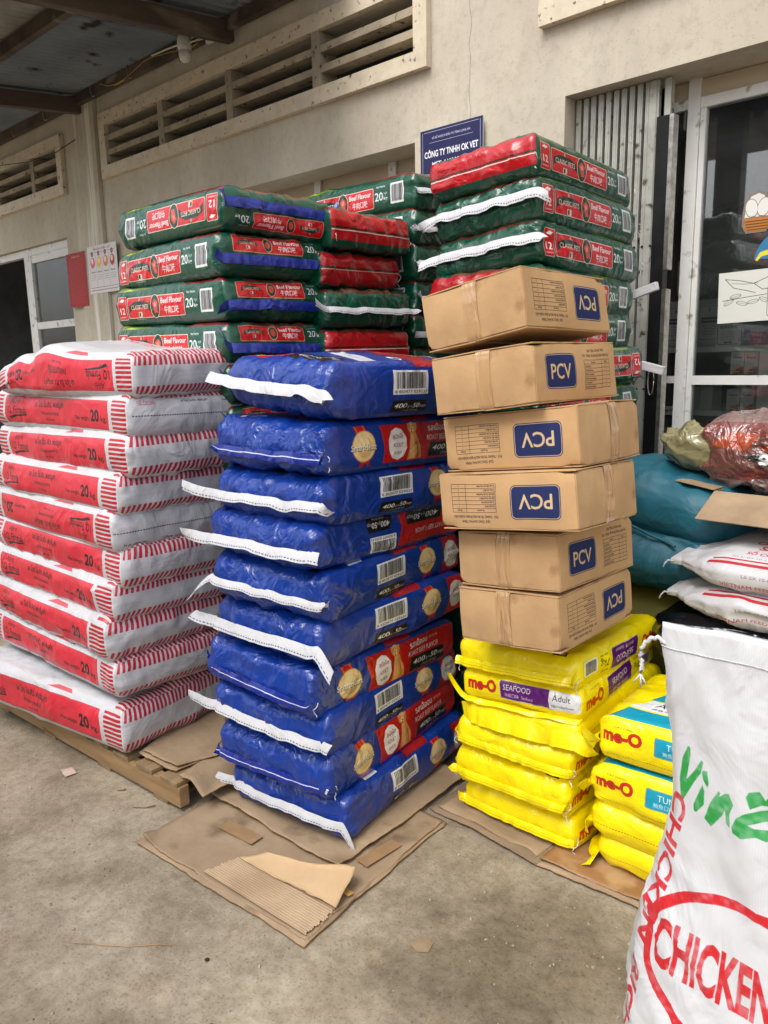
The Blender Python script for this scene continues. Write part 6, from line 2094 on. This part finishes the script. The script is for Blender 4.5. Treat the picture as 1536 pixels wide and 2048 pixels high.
ocb('flap', 0, .15, -d2 + .002, d2 - .002, -.002, .002, M=Matrix.Translation((w2, 0, hh + .004)) @ Matrix.Rotation(rad(8), 4, 'Y'))
M_red = print_mat('clear_wrapped_red_bag', img_redbag, rough=.14, coat=1.0, bump=(14, 1.0, .04))
M_redp = print_mat('clear_wrap', None, color=(.48, .38, .36), rough=.14, coat=1.0, bump=(14, 1.0, .04))
o, E = bag_mesh('wrapped_red_bag', (.52, .32, .27), {'-y': (M_red, 0), '+z': (M_redp, 0)}, M_redp, r=(.10, .10, .11), seed=231, n=(60, 40, 30), lump=.028, crease=.045, pleat=.03)
finish(o, (-.800, 3.05, 1.270), (-4, 0, 0), 0, 'red printed bag in clear plastic lying on the open carton', 'bag', None)
M_clear = print_mat('clear_wrap_olive', None, color=(.52, .50, .36), rough=.16, coat=1.0, bump=(14, .9, .03))
o, E = bag_mesh('wrapped_olive_bag', (.30, .24, .15), {}, M_clear, r=(.09, .08, .062), seed=232, n=(40, 34, 20), lump=.024, crease=.035, pleat=.02, fill=lambda e: 1 - .6 * sstep(-.3, -1, e[:, 0]))
finish(o, (-1.08, 3.03, 1.255), (-6, 14, 0), 0, 'olive bag end in clear plastic behind the red printed bag', 'bag', None)

# the big chicken feed sack ---------------------------------------------------
def sack(name, prof, mat_print, mat_plain, cuw, perim_w, hgt, seed, nseg=120, expo=3.2):
    """prof: (z, centre x, half width, half depth, centre y)"""
    zs = [p[0] for p in prof]
    rows = 90
    Z = np.linspace(zs[0], zs[-1], rows)
    ip = lambda k: np.interp(Z, zs, [p[k] for p in prof])
    cx, hw, hd, cy = ip(1), ip(2), ip(3), ip(4)
    ks = np.array([.25, .5, .25])
    for _ in range(4):
        for arr in (cx, hw, hd, cy):
            arr[1:-1] = ks[0] * arr[:-2] + ks[1] * arr[1:-1] + ks[2] * arr[2:]
    th = np.linspace(-math.pi, math.pi, nseg + 1)          # 0 = front centre (-y)
    V = np.zeros((rows, nseg + 1, 3)); U = np.zeros((rows, nseg + 1))
    for r_ in range(rows):
        s_, c_ = np.sin(th), np.cos(th)
        x = np.sign(s_) * np.abs(s_) ** (2 / expo) * hw[r_]
        y = -np.sign(c_) * np.abs(c_) ** (2 / expo) * hd[r_]
        seg = np.hypot(np.diff(x), np.diff(y))
        L_ = np.concatenate([[0], np.cumsum(seg)])
        L_ -= L_[nseg // 2]
        V[r_, :, 0], V[r_, :, 1], V[r_, :, 2] = x + cx[r_], y + cy[r_], Z[r_]
        U[r_] = (cuw + L_) / perim_w
    P = V.reshape(-1, 3)
    nn = np.stack([np.tile(np.sin(th), rows), np.tile(-np.cos(th), rows), np.zeros(rows * (nseg + 1))], 1)
    q = P.copy(); 
    fold = .010 * np.interp(q[:, 2], [0, .5 * hgt, .8 * hgt, hgt], [.3, .8, 2.2, 1.2]) * (ridged(np.stack([q[:, 0] * 9 + q[:, 2] * 1.2, q[:, 1] * 5, q[:, 2] * 1.1 + 4], 1) + seed * 2, seed + 7) - .45)
    fold += .010 * (ridged(np.stack([q[:, 0] * 8 + q[:, 2] * 2.2, q[:, 1] * 6, q[:, 2] * 2.2], 1) + seed, seed) - .3) + .0025 * (ridged(q * [18, 16, 7] + seed, seed + 1) - .3) + .008 * vnoise(q * [5, 4, 2.5] + seed, seed + 2)
    damp = np.interp(P[:, 2], [0, .06, .8 * hgt, hgt - .08, hgt], [.3, 1, 1, .8, .25])
    rg = lambda q_, k_: np.clip(1 - 1.25 * np.abs(vnoise(q_, k_)), 0, 1) ** 3
    lo_ = sstep(-.3, .4, vnoise(q * 4 + seed * 3, seed + 17))
    fold = fold + .011 * lo_ * (rg(q @ np.array([[7, 3, 2], [0, 5, 0], [-4, 2, 5.]]) + seed, seed + 18) - .3) + .008 * lo_ * (rg(q @ np.array([[10, 0, 6], [0, 6, 0], [7, 0, 8.]]) + seed, seed + 19) - .3)
    P = P + nn * (fold * damp)[:, None]
    P[:, 2] += sstep(hgt - .15, hgt, P[:, 2]) * (.006 * np.sin(P[:, 0] * 23 + seed) - .02 * np.clip((P[:, 0] - P[:, 0].min()) / .6, 0, 1) ** 2)
    P[::nseg + 1] = P[nseg::nseg + 1]
    F, UV = [], []
    m = nseg + 1
    for r_ in range(rows - 1):
        for k in range(nseg):
            a = r_ * m + k
            F.append((a, a + 1, a + m + 1, a + m))
            for (rr_, kk) in ((r_, k), (r_, k + 1), (r_ + 1, k + 1), (r_ + 1, k)):
                UV.append((U[rr_, kk], Z[rr_] / hgt))
    F.append(tuple(range(nseg))[::-1]); UV += [(0, 0)] * nseg
    F.append(tuple((rows - 1) * m + k for k in range(nseg))); UV += [(0, 1)] * nseg
    o = mesh_obj(name, P, F, [mat_print], None, UV, True)
    row = rows - 1 - int(round(.046 / hgt * rows))
    hem = [P[row * m + k] + np.array([0, -.0022, 0]) for k in range(nseg // 4 + 2, 3 * nseg // 4 - 1, 1)]
    return o, hem
M_sack = print_mat('woven_white_sack', img_sack, rough=.42, coat=.15, bump=(7, .8, .03), stretch=(1.3, 1, .8), dirt=.06)
sk, hem = sack('chicken_feed_sack', [(0, -.28, .36, .13, 1.55), (.05, -.28, .385, .17, 1.55), (.20, -.28, .365, .185, 1.55), (.45, -.285, .318, .165, 1.55), (.70, -.29, .262, .12, 1.52), (.85, -.295, .262, .085, 1.49), (1.0, -.298, .268, .040, 1.445), (1.06, -.298, .270, .014, 1.42), (1.105, -.298, .272, .006, 1.415)], M_sack, None, FX + .34, 1.86, 1.12, 5.0 and 5)
tag(sk, 'tall white woven sack with green and red lettering standing in the right foreground', 'sack')
# hem line and cord
tube('hem_seam', hem, .0011, M_thread, sk, 5)
cord = [(-.563, 1.415, 1.055), (-.578, 1.412, 1.066), (-.594, 1.410, 1.060), (-.607, 1.408, 1.042), (-.610, 1.408, 1.022), (-.605, 1.408, 1.002), (-.608, 1.407, .985)]
cpts = []
for k in range(len(cord) - 1):
    for t in (0, .25, .5, .75):
        p = Vector(cord[k]).lerp(Vector(cord[k + 1]), t)
        j = len(cpts)
        cpts.append(p + Vector((.0022 * math.cos(j * 2.1), 0, .0022 * math.sin(j * 2.1))))
tube('tie_cord', cpts, .0042, M_thread, sk, 6)
for dx, dz in ((-.014, -.022), (.012, -.018), (.003, -.026)):
    tube('frayed_end', [(-.608, 1.407, .985), (-.608 + dx * .6, 1.406, .985 + dz * .6), (-.608 + dx, 1.406, .985 + dz)], .0018, M_thread, sk, 4)
M_sack2 = print_mat('woven_white_sack_plain', None, color=(.86, .86, .87), rough=.42, coat=.15, bump=(12, .6, .02))
s2, hem2 = sack('white_sack', [(0, -.46, .24, .12, 2.72), (.08, -.46, .26, .14, 2.72), (.5, -.46, .27, .13, 2.72), (.72, -.46, .27, .08, 2.70), (.82, -.46, .285, .02, 2.68), (.86, -.46, .29, .006, 2.68)], M_sack2, None, .5, 1.86, .86, 8)
tag(s2, 'plain white woven sack with a cord, half cut off at the right edge', 'sack')
cpts = [(-.752 + .004 * math.sin(k * 1.3), 2.655, .80 - .010 * k) for k in range(16)]
tube('tie_cord', cpts, .005, M_thread, s2, 6)
